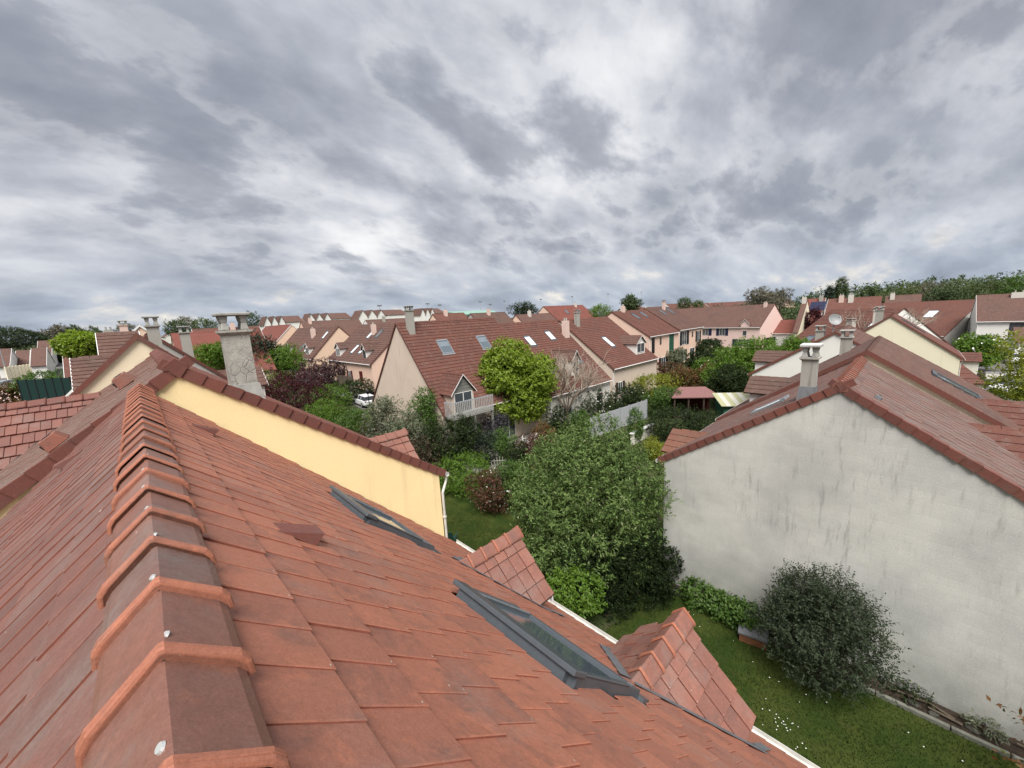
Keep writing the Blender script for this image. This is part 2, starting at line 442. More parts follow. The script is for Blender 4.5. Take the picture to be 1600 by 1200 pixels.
def plant(name, label, cat, lobes, mat, n_twigs, per=7, size=.16, trunk=None, seed=1, group=None, flowers=None, bough=None, **kw):
    """a top-level plant: crown of leaf faces, and a trunk with limbs when one shows"""
    rng = np.random.default_rng(seed)
    x = np.mean([l[0] for l in lobes]); y = np.mean([l[1] for l in lobes])
    z0 = ground_z(x, y) if trunk is None else trunk[2]
    root = thing(name, label, cat, (x, y, z0), 0, group)
    loc = [(l[0] - x, l[1] - y, l[2] - z0, l[3], l[4], l[5]) for l in lobes]
    V = leaf_cloud(rng, boughs(loc, bough[0], bough[1], seed) if bough else loc, n_twigs, per, size, **kw)
    cn = 'crown' if trunk is not None or cat in ('tree',) else 'foliage'
    add(cn, quads_mesh(cn, V, mat), root)
    mb = MB()
    zc = max(l[2] for l in loc)
    if trunk is not None:
        sp = float(np.mean([l[3] for l in loc]))
        limbs(mb, rng, (trunk[0] - x, trunk[1] - y, -.05), (trunk[0] - x + .1, trunk[1] - y, trunk[3]), trunk[4], sp * 1.0, trunk[5] if len(trunk) > 5 else 7)
        mb.build('trunk', BARK, root)
    else:
        for k in range(5):
            a = k * 1.26; l = loc[k % len(loc)]
            mb.tube((l[0] * .5, l[1] * .5, -.05), (l[0] + math.cos(a) * l[3] * .5, l[1] + math.sin(a) * l[4] * .5, l[2] + l[5] * .4), .035, .012, 5)
        mb.build('stem', BARK, root)
    if flowers:
        fm, nf, fs = flowers
        W = leaf_cloud(np.random.default_rng(seed + 5), [(a, b, c, d * 1.02, e * 1.02, f * 1.02) for a, b, c, d, e, f in loc], nf, 3, fs, inner=0, slim=.9, twig=.06)
        W = W[(W[:, 0, 2] > np.median(W[:, 0, 2]) * .8)]
        add('blossom', quads_mesh('blossom', W, fm), root)
    return root

# ------------------------------------------------------------------ roof tiles
def tile_mesh(name, w, e, mat, near=1, seed=0, th=.013, lift=0.0, gap=0.0):
    """flat interlocking tile: x across, y up the slope, z out of the roof. near=+1: the raised side lap is at x=0"""
    r = random.Random(seed); j = lambda s: r.uniform(-s, s)
    L = e * 1.14
    hn, hf = .013, .003                            # raised side / tucked side
    z0n = .016 + lift + hn + j(.002); z0f = .016 + lift + hf + j(.002)
    z1n = hn - .006; z1f = hf - .006
    if near < 0: z0n, z0f, z1n, z1f = z0f, z0n, z1f, z1n
    a, b = -.003 + gap / 2, w + .003 - gap / 2
    c = .004                                       # small rounded arris at butt and sides
    top = [(a + c, c + j(.002), z0n), (b - c, c + j(.002), z0f), (b - c, L, z1f), (a + c, L, z1n)]
    edge = [(a, j(.003), z0n - c), (b, j(.003), z0f - c), (b, L, z1f - c), (a, L, z1n - c)]
    low = [(x, y, z - th - (lift if i < 2 else 0) + c) for i, (x, y, z) in enumerate(edge)]
    vs = top + edge + low
    fs = [(0, 1, 2, 3)]; mi = [0]
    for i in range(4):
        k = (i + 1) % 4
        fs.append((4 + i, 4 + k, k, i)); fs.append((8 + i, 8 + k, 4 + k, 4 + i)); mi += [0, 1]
    if seed % 6 < 4 and EDGE is not None:
        xn = .014 if near > 0 else w - .014
        for q in range(1 + seed % 2):
            cx, cy = xn + near * r.uniform(.0, .05) * (q + .15), r.uniform(.012, .03) + q * r.uniform(.03, .12); s = r.uniform(.004, .009); k = len(vs)
            for t in range(5): vs.append((cx + s * r.uniform(.5, 1.5) * math.cos(t * 1.257), cy + s * r.uniform(.4, 1) * math.sin(t * 1.257), z0n + .0012 - (.08 * (cy - c) if near else 0)))
            fs.append((k, k + 1, k + 2, k + 3, k + 4)); mi.append(2)
    me = bpy.data.meshes.new(name); me.from_pydata(vs, [], fs)
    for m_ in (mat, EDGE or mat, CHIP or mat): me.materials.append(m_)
    me.polygons.foreach_set('material_index', mi); me.update(); return me
EDGE = CHIP = None
class TileRoof:
    """rows of tiles over a sloping rectangle; the ones that show largest become parts, the others one joined part"""
    def __init__(s, parent, origin, along, up, w, e, n_along, n_up, mat, near=1, seed=0, keep=None, base=None, off=None, part='roof_tile', lift=0.0, gap=0.0):
        along = Vector(along).normalized(); up = Vector(up).normalized(); nrm = along.cross(up)
        s.parent = parent; s.items = []; s.part = part; s.mat = mat
        r = random.Random(seed)
        s.meshes = [tile_mesh(part, w, e, mat, near, seed * 10 + k, lift=lift, gap=gap) for k in range(6)]
        O = Vector(origin); B = base if base is not None else Vector((0, 0, 0))
        for j in range(n_up):
            sh = (j % 2) * w * .5 + r.uniform(-.012, .012) if off is None else off(j) * w
            for i in range(n_along + 1):
                p = O + along * (i * w - sh) + up * (j * e)
                c = p + along * w * .5 + up * e * .5
                if keep is not None and not keep(c): continue
                if not (-.6 * w <= (c - O).dot(along) <= n_along * w + .1 * w): continue
                rot = Matrix.Rotation(r.uniform(-.006, .006), 4, 'Z') @ Matrix.Rotation(r.uniform(-.006, .006), 4, 'X')
                m = frame(p - B, along, up, nrm) @ rot
                m.translation += nrm * r.uniform(-.0025, .0025)
                q = to_px(c); size = 0
                if q and -30 < q[0] < 1630 and -30 < q[1] < 1230:
                    v = c - Vector((0, 0, H)); size = abs(v.normalized().dot(nrm)) * (600 / max(depth_of(c), .3)) ** 2 * w * e
                    if v.dot(nrm) > 0: size = 0
                s.items.append((size, r.randrange(6), m))
def settle(roofs, limit, minpx=55):
    """one limit shared by all tile roofs of one thing"""
    alls = sorted([(it[0], k, i) for k, rf in enumerate(roofs) for i, it in enumerate(rf.items)], reverse=True)
    single = set((k, i) for sz, k, i in alls[:limit] if sz >= minpx)
    for k, rf in enumerate(roofs):
        vs = []; fs = []; ms = []
        for i, (sz, mi, m) in enumerate(rf.items):
            if (k, i) in single: add(rf.part, rf.meshes[mi], rf.parent, m)
            else:
                me = rf.meshes[mi]; o = len(vs)
                vs += [m @ v.co for v in me.vertices]
                fs += [tuple(o + a for a in p.vertices) for p in me.polygons]; ms += [p.material_index for p in me.polygons]
        if vs:
            me = bpy.data.meshes.new('roof_tiles'); me.from_pydata(vs, [], fs)
            for m_ in rf.meshes[0].materials: me.materials.append(m_)
            me.polygons.foreach_set('material_index', ms); me.update()
            o = add('roof_tiles', me, rf.parent); o['kind'] = 'stuff'
def ridge_tile_mesh(name, mat, half=.155, rise=.135, drop=.052, L=.36, collar=.017, th=.016, seed=0):
    """angular ridge tile: two wings with turned-down edges and a moulded collar at its near end (y=0)"""
    mb = MB(); r = random.Random(seed)
    def half_(g):
        return [(half + .012 + g, -rise - drop - g * .3), (half + .008 + g, -rise - .018 + g * .4), (half - .012 + g, -rise + .012 + g * .6), (.030, -.022 + g * 1.1), (.006, -.002 + g * 1.15)]
    def prof(g, t):
        h = half_(g); o = [(-x, y) for x, y in h] + [(x, y) for x, y in h[::-1]]
        k = half_(g); i = [(max(x - t, .002 * (5 - n)), y - t * (.9 if n > 1 else 0)) for n, (x, y) in enumerate(k)]
        return o + i + [(-x, y) for x, y in i[::-1]]
    X = Vector((1, 0, 0)); Z = Vector((0, 0, 1))
    mb.sweep(prof(0, th), [(Vector((0, .03, .010)), X, Z), (Vector((0, L + .03, -.009)), X, Z)], True)
    c0 = [(0.0, collar * .35), (.003, collar * .8), (.012, collar * .95), (.016, collar * .55), (.021, collar * .95), (.034, collar), (.040, .001)]
    mb.sweep(prof(0, th), [(Vector((0, 0, .012)), X, Z), (Vector((0, .031, .010)), X, Z)], True)
    n = 20; vs = []; fs = []
    for y, g in c0: vs += [(a, y, b + .010) for a, b in prof(g, collar * .8 + g)]
    for k in range(len(c0) - 1):
        for i in range(n): fs.append((k * n + i, k * n + (i + 1) % n, (k + 1) * n + (i + 1) % n, (k + 1) * n + i))
    fs.append(tuple(range(n - 1, -1, -1))); mb.k = 1; mb.mesh(vs, fs)
    return mb.data(name, mat)
def verge_tile_mesh(name, mat, e=.34, top=.13, face=.185, th=.018, seed=0, near=1):
    """L-shaped verge tile: x = outwards of the gable (0 = wall line), y up the slope, z out of the roof"""
    r = random.Random(seed); mb = MB(); L = e * 1.13
    def ring(y, lift):
        o = [(-top, .0 + lift), (.03 + lift * 1.2, .0 + lift), (.03 + lift * 1.2, -face - lift * .5)]
        i = [(.03 + lift * 1.2 - th, -face - lift * .5), (.03 + lift * 1.2 - th, -th + lift), (-top, -th + lift)]
        return o + i
    vs = []
    for y, l in ((0, .030 + r.uniform(-.003, .003)), (L, .006)): vs += [(a * near, y, b) for a, b in ring(y, l)]
    fs = [(i, (i + 1) % 6, 6 + (i + 1) % 6, 6 + i) for i in range(6)] + [tuple(range(5, -1, -1)), tuple(range(6, 12))]
    if near < 0: fs = [tuple(reversed(f)) for f in fs]
    mb.mesh(vs, fs); return mb.data(name, mat)

# ------------------------------------------------------------------ houses
def roof_slab(mb, x0, x1, ye, ze, yr, zr, e=.36, th=.10, step=.036, plain=False):
    """one slope as stepped courses from the eave (ye,ze) to the ridge (yr,zr), closed underneath"""
    d = Vector((0, yr - ye, zr - ze)); L = d.length; d.normalize()
    n = Vector((0, -d.z, d.y)) if yr > ye else Vector((0, d.z, -d.y))
    k = 1 if plain else max(1, round(L / e)); e = L / k; st = 0.001 if plain else step
    P = lambda x, s, h: Vector((x, ye, ze)) + d * s + n * h
    for i in range(k):
        a, b = i * e, (i + 1) * e
        q = [P(x0, a, st), P(x1, a, st), P(x1, b, 0), P(x0, b, 0)]
        f = [P(x0, a, 0), P(x1, a, 0), P(x1, a, st), P(x0, a, st)]
        if yr < ye: q.reverse(); f.reverse()
        mb.mesh(q + f, [(0, 1, 2, 3), (4, 5, 6, 7)])
        for x, rev in ((x0, False), (x1, True)):
            t3 = [P(x, a, 0), P(x, a, st), P(x, b, 0)]
            mb.face(t3)
    vs = [P(x0, 0, 0), P(x1, 0, 0), P(x1, L, 0), P(x0, L, 0)]; vs = [v - n * .001 for v in vs] + [v - n * th for v in vs]
    fs = [(4, 5, 6, 7), (0, 1, 5, 4), (1, 2, 6, 5), (2, 3, 7, 6), (3, 0, 4, 7)]
    mb.mesh(vs, fs)
SKY_PANE = None
def chimney(parent, x, y, zb, zt, w, d, mat, capmat, style=0):
    mb = MB(); mb.frustum((x, y), w / 2 * 1.03, d / 2 * 1.03, zb, w / 2, d / 2, zt)
    if style != 2:
        mb.frustum((x, y), w / 2, d / 2, zt + .001, w / 2 + .05, d / 2 + .05, zt + .06); mb.box(x - w / 2 - .06, x + w / 2 + .06, y - d / 2 - .06, y + d / 2 + .06, zt + .061, zt + .11)
    o = mb.build('chimney', mat, parent)
    cp = MB()
    if style == 2:
        for k in (-.25, .25): cp = MB(); cp.tube((x + w * k, y, zt), (x + w * k, y, zt + .35), .1, .09, 8); cp.build('chimney_pot', capmat, o)
        return o
    zp = zt + .111; ph = .30
    for sx in (-1, 1):
        for sy in (-1, 1):
            c = (x + sx * (w / 2 - .06), y + sy * (d / 2 - .06))
            cp.frustum(c, .075, .075, zp, .05, .05, zp + ph * .5); cp.frustum(c, .05, .05, zp + ph * .5, .075, .075, zp + ph)
    cp.box(x - w / 2 - .07, x + w / 2 + .07, y - d / 2 - .07, y + d / 2 + .07, zp + ph + .001, zp + ph + .06)
    cp.build('chimney_cap', capmat, o, bevel=.012)
    return o
def skylight(parent, O, ex, eu, w, l, pane_mat, frame_mat, apron=True, deep=.07, blind=None):
    """roof window lying on a slope; O = lower corner on the roof, ex across, eu up the slope"""
    ex = Vector(ex).normalized(); eu = Vector(eu).normalized(); T = frame(O, ex, eu, ex.cross(eu))
    mb = MB(); f = .075
    mb.box(-f, 0, -f, l + f, -.04, deep, T); mb.box(w, w + f, -f, l + f, -.04, deep, T)
    mb.box(0, w, -f, 0, -.04, deep, T); mb.box(0, w, l, l + f + .08, -.04, deep + .02, T)
    if apron: mb.box(-f - .06, w + f + .06, -f - .16, -f - .002, -.02, .034, T)
    o = mb.build('skylight', frame_mat, parent)
    p = MB(); p.box(.002, w - .002, .002, l - .002, -.03, deep - .03, T)
    p.build('pane', pane_mat, o)
    if blind:
        q = MB(); q.box(.06, w - .06, l * .52, l - .06, deep - .028, deep - .018, T); q.build('roller_blind', blind, o)
    return o
def window(parent, O, ex, ez, w, h, frame_mat, pane_mat, shutters=None, mull=1, sill=None, name='window', shut=False):
    """window on a wall: O lower left corner on the face, ex along, ez up; the outward normal is ex x ez"""
    ex = Vector(ex).normalized(); ez = Vector(ez).normalized(); T = frame(O, ex, ez, ex.cross(ez))
    f = .06; mb = MB()
    mb.box(0, f, 0, h, -.05, .035, T); mb.box(w - f, w, 0, h, -.05, .035, T); mb.box(f, w - f, 0, f, -.05, .035, T); mb.box(f, w - f, h - f, h, -.05, .035, T)
    for k in range(mull): c = w * (k + 1) / (mull + 1); mb.box(c - .03, c + .03, f, h - f, -.045, .03, T)
    o = mb.build(name, frame_mat, parent)
    p = MB(); p.box(f + .001, w - f - .001, f + .001, h - f - .001, -.05, .012, T); p.build('pane', pane_mat, o)
    if sill:
        s_ = MB(); s_.box(-.06, w + .06, -.07, -.002, -.02, .11, T); s_.build('sill', sill, o)
    if shutters:
        for sx in ((-w / 2 - .04, -.03), (w + .03, w + w / 2 + .04)) if not shut else ((.02, w / 2 - .01), (w / 2 + .01, w - .02)):
            s_ = MB(); s_.box(sx[0], sx[1], -.02, h + .02, .036 if shut else .004, .075 if shut else .045, T)
            for q in (.18, .5, .82): s_.box(sx[0] + .03, sx[1] - .03, h * q - .04, h * q + .04, .076 if shut else .046, .095 if shut else .062, T)
            s_.build('shutter', shutters, o)
    return o
def dormer(parent, xc, w, yf, ze, pitch, yr_main, mats, front=-1, win=True, hood=None, depth_to=None, barge=None, e=.34, wh=None):
    """gabled dormer standing on a slope, local house frame: its face at y=yf, its roof running back to depth_to"""
    wall, roof, trim, fr, pane = mats
    yb = depth_to; h = w / 2 * pitch; mb = MB(); s = -1 if yb > yf else 1
    z0 = ze - 1.7
    x0, x1 = xc - w / 2 + .1, xc + w / 2 - .1
    A = [(x0, yf, z0), (x1, yf, z0), (x1, yf, ze), (xc, yf, ze + h - .1 * pitch), (x0, yf, ze)]
    B = [(a, yb, c) for a, b, c in A]
    fs = [(0, 1, 2, 3, 4), (9, 8, 7, 6, 5)] + [(i, 5 + i, 5 + (i + 1) % 5, (i + 1) % 5) for i in range(5)]
    if s > 0: fs = [tuple(reversed(f)) for f in fs]
    mb.mesh(A + B, fs); o = mb.build('dormer', wall, parent)
    rb = MB(); ov = .12; y0 = yf + s * .22
    ya, yz = (y0, yb) if y0 < yb else (yb, y0)
    for sx in (-1, 1):
        n = max(2, round(math.hypot(w / 2 + ov, h) / e)); ex = xc + sx * (w / 2 + ov); ez = ze - ov * pitch + .02
        d = Vector((xc - ex, 0, ze + h + .02 - ez)); L = d.length; d.normalize(); nn = Vector((sx * d.z, 0, abs(d.x)))
        for i in range(n):
            a, b = L * i / n, L * (i + 1) / n
            P = lambda y, q, t: Vector((ex, y, ez)) + d * q + nn * t
            q = [P(ya, a, .024), P(yz, a, .024), P(yz, b, .0), P(ya, b, .0), P(ya, a, -.06), P(yz, a, -.06), P(yz, b, -.06), P(ya, b, -.06)]
            f2 = [(0, 1, 2, 3), (7, 6, 5, 4), (0, 4, 5, 1), (1, 5, 6, 2), (2, 6, 7, 3), (3, 7, 4, 0)]
            if sx < 0: f2 = [tuple(reversed(f)) for f in f2]
            rb.mesh(q, f2)
    for k in range(max(1, int(abs(yz - ya) / .36))):
        yy = ya + k * .36; rb.mesh([(xc - .13, yy, ze + h - .05), (xc, yy, ze + h + .07), (xc + .13, yy, ze + h - .05), (xc - .13, min(yy + .34, yz), ze + h - .06), (xc, min(yy + .34, yz), ze + h + .06), (xc + .13, min(yy + .34, yz), ze + h - .06)], [(0, 1, 4, 3), (1, 2, 5, 4), (0, 2, 1), (3, 4, 5)])
    rb.build('dormer_roof', roof, o)
    bb = MB(); yo = y0 + s * .012
    for sx in (-1, 1):
        a = Vector((xc, yo, ze + h + .03)); b = Vector((xc + sx * (w / 2 + ov), yo, ze - ov * pitch + .03))
        q = [a, b, b - Vector((0, 0, .09)), a - Vector((0, 0, .09))]; q2 = [v - Vector((0, s * .03, 0)) for v in q]
        bb.mesh(q + q2, [(0, 1, 2, 3), (7, 6, 5, 4), (0, 4, 5, 1), (1, 5, 6, 2), (2, 6, 7, 3), (3, 7, 4, 0)])
    bb.build('bargeboard', barge or trim, o)
    if hood:
        hb = MB(); q = [(x0 + .02, yf + s * .03, ze), (x1 - .02, yf + s * .03, ze), (xc, yf + s * .03, ze + h - .12)]
        hb.face(q if s < 0 else q[::-1])
        for k in range(5):
            t = k / 5; hb.box(x0 + .04 + (xc - x0) * t, x1 - .04 - (x1 - xc) * t, min(yf + s * .03, yf + s * .05), max(yf + s * .03, yf + s * .05), ze + h * t * .92, ze + h * t * .92 + .05)
        hb.build('gable_cladding', hood, o)
    if win:
        ww = w - .55; hh = wh or 1.25; T0 = Vector((xc - ww / 2 * (1 if s < 0 else -1), yf + s * .012, ze - hh - .02))
        w_ = window(o, T0, (1 if s < 0 else -1, 0, 0), (0, 0, 1), ww, hh, fr, pane)
    return o
def house(name, label, cat, loc, rz, L, W, ze, zr, wall, roof, trim, group=None, yr=None, ze2=None, plain=False, e=.36, chim=(), sky=(), dorm=(), wins=(), gutter=None, over=.28, verge=.06, skip_verge=(), cap=True, solar=None, doors=()):
    """gabled house. Local x along the ridge, y=0 front wall, y=W back wall"""
    root = thing(name, label, cat, loc, rz, group)
    yr = W / 2 if yr is None else yr; sl = (zr - ze) / yr
    ze2 = zr - sl * (W - yr) if ze2 is None else ze2
    mb = MB(); g = .12
    A = [(0, 0, -.6), (0, W, -.6), (0, W, ze2 - g), (0, yr, zr - g), (0, 0, ze - g)]
    B = [(L, b, c) for a, b, c in A]
    mb.mesh(A + B, [(4, 3, 2, 1, 0), (5, 6, 7, 8, 9)] + [(i, (i + 1) % 5, 5 + (i + 1) % 5, 5 + i) for i in range(5)])
    mb.build('wall', wall, root)
    rb = MB(); s2 = (zr - ze2) / (W - yr)
    v0 = 0 if 0 in skip_verge else verge; v1 = 0 if 1 in skip_verge else verge
    roof_slab(rb, -v0, L + v1, -over, ze - sl * over, yr - .002, zr, e, plain=plain)
    roof_slab(rb, -v0, L + v1, W + over, ze2 - s2 * over, yr + .002, zr, e, plain=plain)
    ro = rb.build('roof', roof, root)
    if cap:
        cb = MB(); n = max(1, int(L / (.38 if not plain else 1.6))); st = (L + v0 + v1) / n
        for k in range(n):
            a, b = -v0 + k * st, -v0 + (k + 1) * st - .012
            cb.mesh([(a, yr - .15, zr - .085), (a, yr, zr + .055), (a, yr + .15, zr - .085), (b, yr - .15, zr - .095), (b, yr, zr + .035), (b, yr + .15, zr - .095)], [(0, 3, 4, 1), (1, 4, 5, 2), (0, 1, 2), (3, 5, 4)])
        cb.build('ridge_cap', roof, root)
    for side, x, s in ((0, -v0, -1), (1, L + v1, 1)):
        if side in skip_verge: continue
        for (ya, za, yb, zb) in ((-over, ze - sl * over, yr, zr), (W + over, ze2 - s2 * over, yr, zr)):
            vb = MB(); p, q = Vector((x, ya, za + .035)), Vector((x, yb, zb + .035)); dn = Vector((0, 0, -.2)); o_ = Vector((s * .035, 0, 0))
            vs = [p, q, q + dn, p + dn, p + o_, q + o_, q + dn + o_, p + dn + o_]
            vb.mesh(vs, [(3, 2, 1, 0), (4, 5, 6, 7), (0, 1, 5, 4), (1, 2, 6, 5), (2, 3, 7, 6), (3, 0, 4, 7)])
            vb.build('verge', trim, root)
    if gutter:
        for ya, za in ((-over - .02, ze - sl * over - .04), (W + over + .02, ze2 - s2 * over - .04)): gb = MB(); gb.tube((-.02, ya, za), (L + .02, ya, za), .06, n=6); gb.build('gutter', gutter, root)
        dp = MB()
        zz = ze - sl * over - .08
        dp.tube((.12, -over, zz), (.12, -.07, zz - .35), .045); dp.tube((.12, -.07, zz - .35), (.12, -.07, .1), .045); dp.build('downpipe', gutter, root)
    def on_slope(s, x, u):                      # u metres up the slope from the wall line
        if s == 0:
            d = Vector((0, yr, zr - ze)).normalized(); return Vector((x, 0, ze)) + d * u, Vector((1, 0, 0)), d
        d = Vector((0, yr - W, zr - ze2)).normalized(); return Vector((x, W, ze2)) + d * u, Vector((-1, 0, 0)), d
    for c in chim:
        s, x, u, w, d, up_, m, cm = c[:8]; P, _, _ = on_slope(s, x, u); chimney(root, P.x, P.y, P.z - .7, P.z + up_, w, d, m, cm, c[8] if len(c) > 8 else 0)
    for c in sky:
        s, x, u, w, l, pm, fm = c[:7]; P, ex, eu = on_slope(s, x, u); skylight(root, P, ex, eu, w, l, pm, fm, blind=c[7] if len(c) > 7 else None)
    for c in dorm:
        s, x, w, u, p, mats_ = c[:6]; kw = c[6] if len(c) > 6 else {}
        yf, zf = (u, ze + sl * u) if s == 0 else (W - u, ze2 + s2 * u)
        zt = zf + kw.pop('rise', 1.25); apex = zt + w / 2 * p
        back = (apex - ze) / sl + .3 if s == 0 else W - (apex - ze2) / s2 - .3
        dormer(root, x, w, yf, zt, p, yr, mats_, depth_to=min(back, yr) if s == 0 else max(back, yr), **kw)
    for c in wins:
        f, u, z, w, h, fm, pm = c[:7]; kw = c[7] if len(c) > 7 else {}
        if f == 'f': window(root, (u, -.012, z), (1, 0, 0), (0, 0, 1), w, h, fm, pm, **kw)
        elif f == 'b': window(root, (u + w, W + .012, z), (-1, 0, 0), (0, 0, 1), w, h, fm, pm, **kw)
        elif f == 'g0': window(root, (-.012, u + w, z), (0, -1, 0), (0, 0, 1), w, h, fm, pm, **kw)
        elif f == 'g1': window(root, (L + .012, u, z), (0, 1, 0), (0, 0, 1), w, h, fm, pm, **kw)
    if solar:
        s, x, u, nx, ny, pm, fm = solar
        P, ex, eu = on_slope(s, x, u)
        for a in range(nx):
            for b in range(ny):
                T = frame(P + ex * (a * 1.05) + eu * (b * 1.7), ex, eu, ex.cross(eu)); q = MB(); q.box(0, 1.0, 0, 1.64, .04, .09, T); q.build('solar_panel', pm, root)
    return root
# ------------------------------------------------------------------ palette
BARK = flat('bark', (.10, .08, .06), .9, .3, 8, .1, bump=.5)
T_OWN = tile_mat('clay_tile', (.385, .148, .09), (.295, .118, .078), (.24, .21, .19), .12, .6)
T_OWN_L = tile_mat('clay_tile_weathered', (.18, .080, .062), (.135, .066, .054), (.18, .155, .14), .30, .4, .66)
T_RIDGE = tile_mat('ridge_clay_body', (.225, .098, .068), (.15, .074, .058), (.20, .18, .165), .26, .7, .5)
T_COLLAR = tile_mat('ridge_clay_collar', (.37, .14, .085), (.31, .12, .075), (.27, .21, .18), .03, .5, .55)
T_VERGE = tile_mat('verge_clay', (.165, .058, .042), (.128, .047, .036), (.15, .12, .10), .08, .15)
T_GREY = tile_mat('tile_greyed', (.165, .096, .080), (.125, .080, .068), (.17, .145, .13), .38, .3, .75)
T_DORM = tile_mat('dormer_clay_tile', (.25, .108, .078), (.185, .083, .063), (.24, .20, .18), .2, .45)
T_WING = tile_mat('wing_clay_tile', (.20, .085, .066), (.155, .068, .055), (.20, .17, .15), .2, .3)
T_YL = tile_mat('tile_greyed_left', (.165, .105, .085), (.13, .09, .076), (.19, .165, .145), .42, .2, .8)
T_RID2 = tile_mat('ridge_clay_warm', (.25, .092, .062), (.20, .078, .055), (.2, .17, .15), .1, .2)
RF_RED = far_roof_mat('far_roof_red', (.135, .056, .042), (.102, .048, .038), .38)
RF_BROWN = far_roof_mat('far_roof_brown', (.125, .066, .052), (.09, .055, .046), .45)
RF_BRICK = far_roof_mat('far_roof_brick', (.175, .058, .044), (.135, .05, .04), .25)
RF_DARK = far_roof_mat('far_roof_umber', (.115, .066, .052), (.08, .052, .044), .35)
RF_SLATE = far_roof_mat('far_roof_slate', (.10, .10, .11), (.07, .07, .08), .2)
TRIM = flat('verge_brown', (.115, .045, .034), .7)
W_YELLOW = render_mat('yellow_render', (.92, .745, .41), .35, .3, (.55, .42, .24))
W_CREAM = render_mat('cream_render', (.80, .69, .50), .15, .12)
W_CREAM2 = render_mat('pale_cream_render', (.80, .73, .56), .15, .12)
W_GREY = grey_wall_mat()
W_GREYR = render_mat('grey_render', (.40, .385, .36), .6, .6, (.12, .12, .115))
W_BEIGE = render_mat('beige_render', (.64, .53, .44), .5, .62, (.17, .155, .135))
W_PINK = render_mat('pink_render', (.75, .53, .42), .2, .15)
W_ROSE = render_mat('rose_render', (.78, .57, .52), .15, .1)
W_PEACH = render_mat('peach_render', (.74, .55, .41), .2, .12)
W_WHITE = render_mat('white_render', (.76, .745, .70), .15, .15)
W_OFF = render_mat('off_white_render', (.70, .67, .60), .3, .3)
CRAZED = chimney_mat()
CH_GREY = render_mat('chimney_render', (.36, .345, .31), .7, .6, (.10, .10, .09))
CH_PINK = render_mat('chimney_pink', (.66, .50, .43), .3, .3)
CH_WHITE = render_mat('chimney_white', (.62, .58, .52), .4, .4)
CONC = flat('concrete', (.33, .325, .30), .9, .25, 5, .1, bump=.4)
WHITE = flat('white_paint', (.74, .74, .72), .45, .05)
PVC = flat('white_pvc', (.56, .55, .51), .45, .25, 3)
METAL = flat('anthracite_metal', (.065, .075, .085), .38, .12, 9, .5)
METAL_L = flat('grey_flashing', (.20, .215, .23), .45, .2, 9, .5)
ZINC = flat('zinc', (.30, .32, .34), .45, .15, 9, .5)
LEAD = flat('lead', (.16, .165, .175), .6, .25, 7, .3)
DARKW = flat('dark_wood', (.055, .035, .028), .7, .25)
GREENP = flat('green_paint', (.02, .085, .05), .55, .15)
NAVY = flat('navy_paint', (.02, .022, .06), .5, .15)
RUST = flat('oxblood_paint', (.10, .018, .016), .6, .15)
BLACK = flat('black_paint', (.015, .016, .018), .5, .1)
SILVER = flat('screw_steel', (.72, .72, .70), .3, .05, 6, .5, metal=.6)
PANE = glass_mat('window_glass', (.055, .065, .075))
PANE_SKY = glass_mat('roof_window_glass', (.10, .125, .145), .04)
PANE_CLEAR = flat('blind_white', (.66, .70, .72), .4, .08, 3)
BLIND = flat('roller_blind', (.16, .19, .22), .55, .1)
DBOARD = flat('grey_board', (.19, .19, .17), .8, .25, 4)
GLASSM = PANE

EDGE = flat('tile_edge_shade_dirt', (.23, .082, .056), .85, .3, 9, .1); CHIP = flat('chipped_pale', (.55, .46, .40), .8, .2, 20, .1)  # EDGE: lap shadow painted into the tiles' side faces, with some dirt
# ------------------------------------------------------------------ ground
def ground_mat():
    def fn(t, b):
        p = worldpos(t)
        g = t.mix(t.maprange(t.noise(p, .35, 6, .65), .35, .65, 0, 1), (.035, .055, .018), (.06, .068, .026))
        g = t.mix(t.maprange(t.noise(p, 1.4, 6, .65), .5, .68, 0, .8, True), g, (.085, .065, .045))
        g = t.mix(1., g, t.maprange(t.noise(p, 16, 4, .7), .3, .7, .7, 1.3), 'MULTIPLY')
        t.put(b.inputs['Base Color'], g)
    return material('garden_soil_and_turf', fn, .95, .1)
def lawn_mat():
    def fn(t, b):
        p = worldpos(t)
        g = t.mix(t.maprange(t.noise(p, .8, 5, .6), .3, .7, 0, 1, True), (.022, .042, .007), (.052, .066, .014))
        g = t.mix(t.maprange(t.noise(p, 2.3, 5, .65), .52, .7, 0, .5, True), g, (.05, .052, .016))
        g = t.mix(1., g, t.maprange(t.noise(p, 40, 4, .7), .25, .75, .55, 1.45), 'MULTIPLY')
        t.put(b.inputs['Base Color'], g)
        bp = t.node('ShaderNodeBump'); bp.inputs['Strength'].default_value = .8; bp.inputs['Distance'].default_value = .03
        t.put(bp.inputs['Height'], t.noise(p, 55, 4, .7)); t.put(b.inputs['Normal'], bp.outputs[0])
    return material('lawn_turf', fn, .95, .1)
def asphalt_mat():
    def fn(t, b):
        p = worldpos(t)
        g = t.mix(t.maprange(t.noise(p, .6, 5, .6), .3, .7, 0, 1), (.105, .10, .095), (.15, .145, .14))
        g = t.mix(1., g, t.maprange(t.noise(p, 30, 3, .7), .3, .7, .85, 1.15), 'MULTIPLY')
        t.put(b.inputs['Base Color'], g)
    return material('asphalt', fn, .9, .2)
GROUND = ground_mat(); LAWN = lawn_mat(); ASPH = asphalt_mat()
SOIL = flat('bed_soil', (.045, .034, .026), .95, .4, 7, .1, bump=.9)
PAVE = flat('paving', (.30, .28, .25), .9, .2, 3, .1)

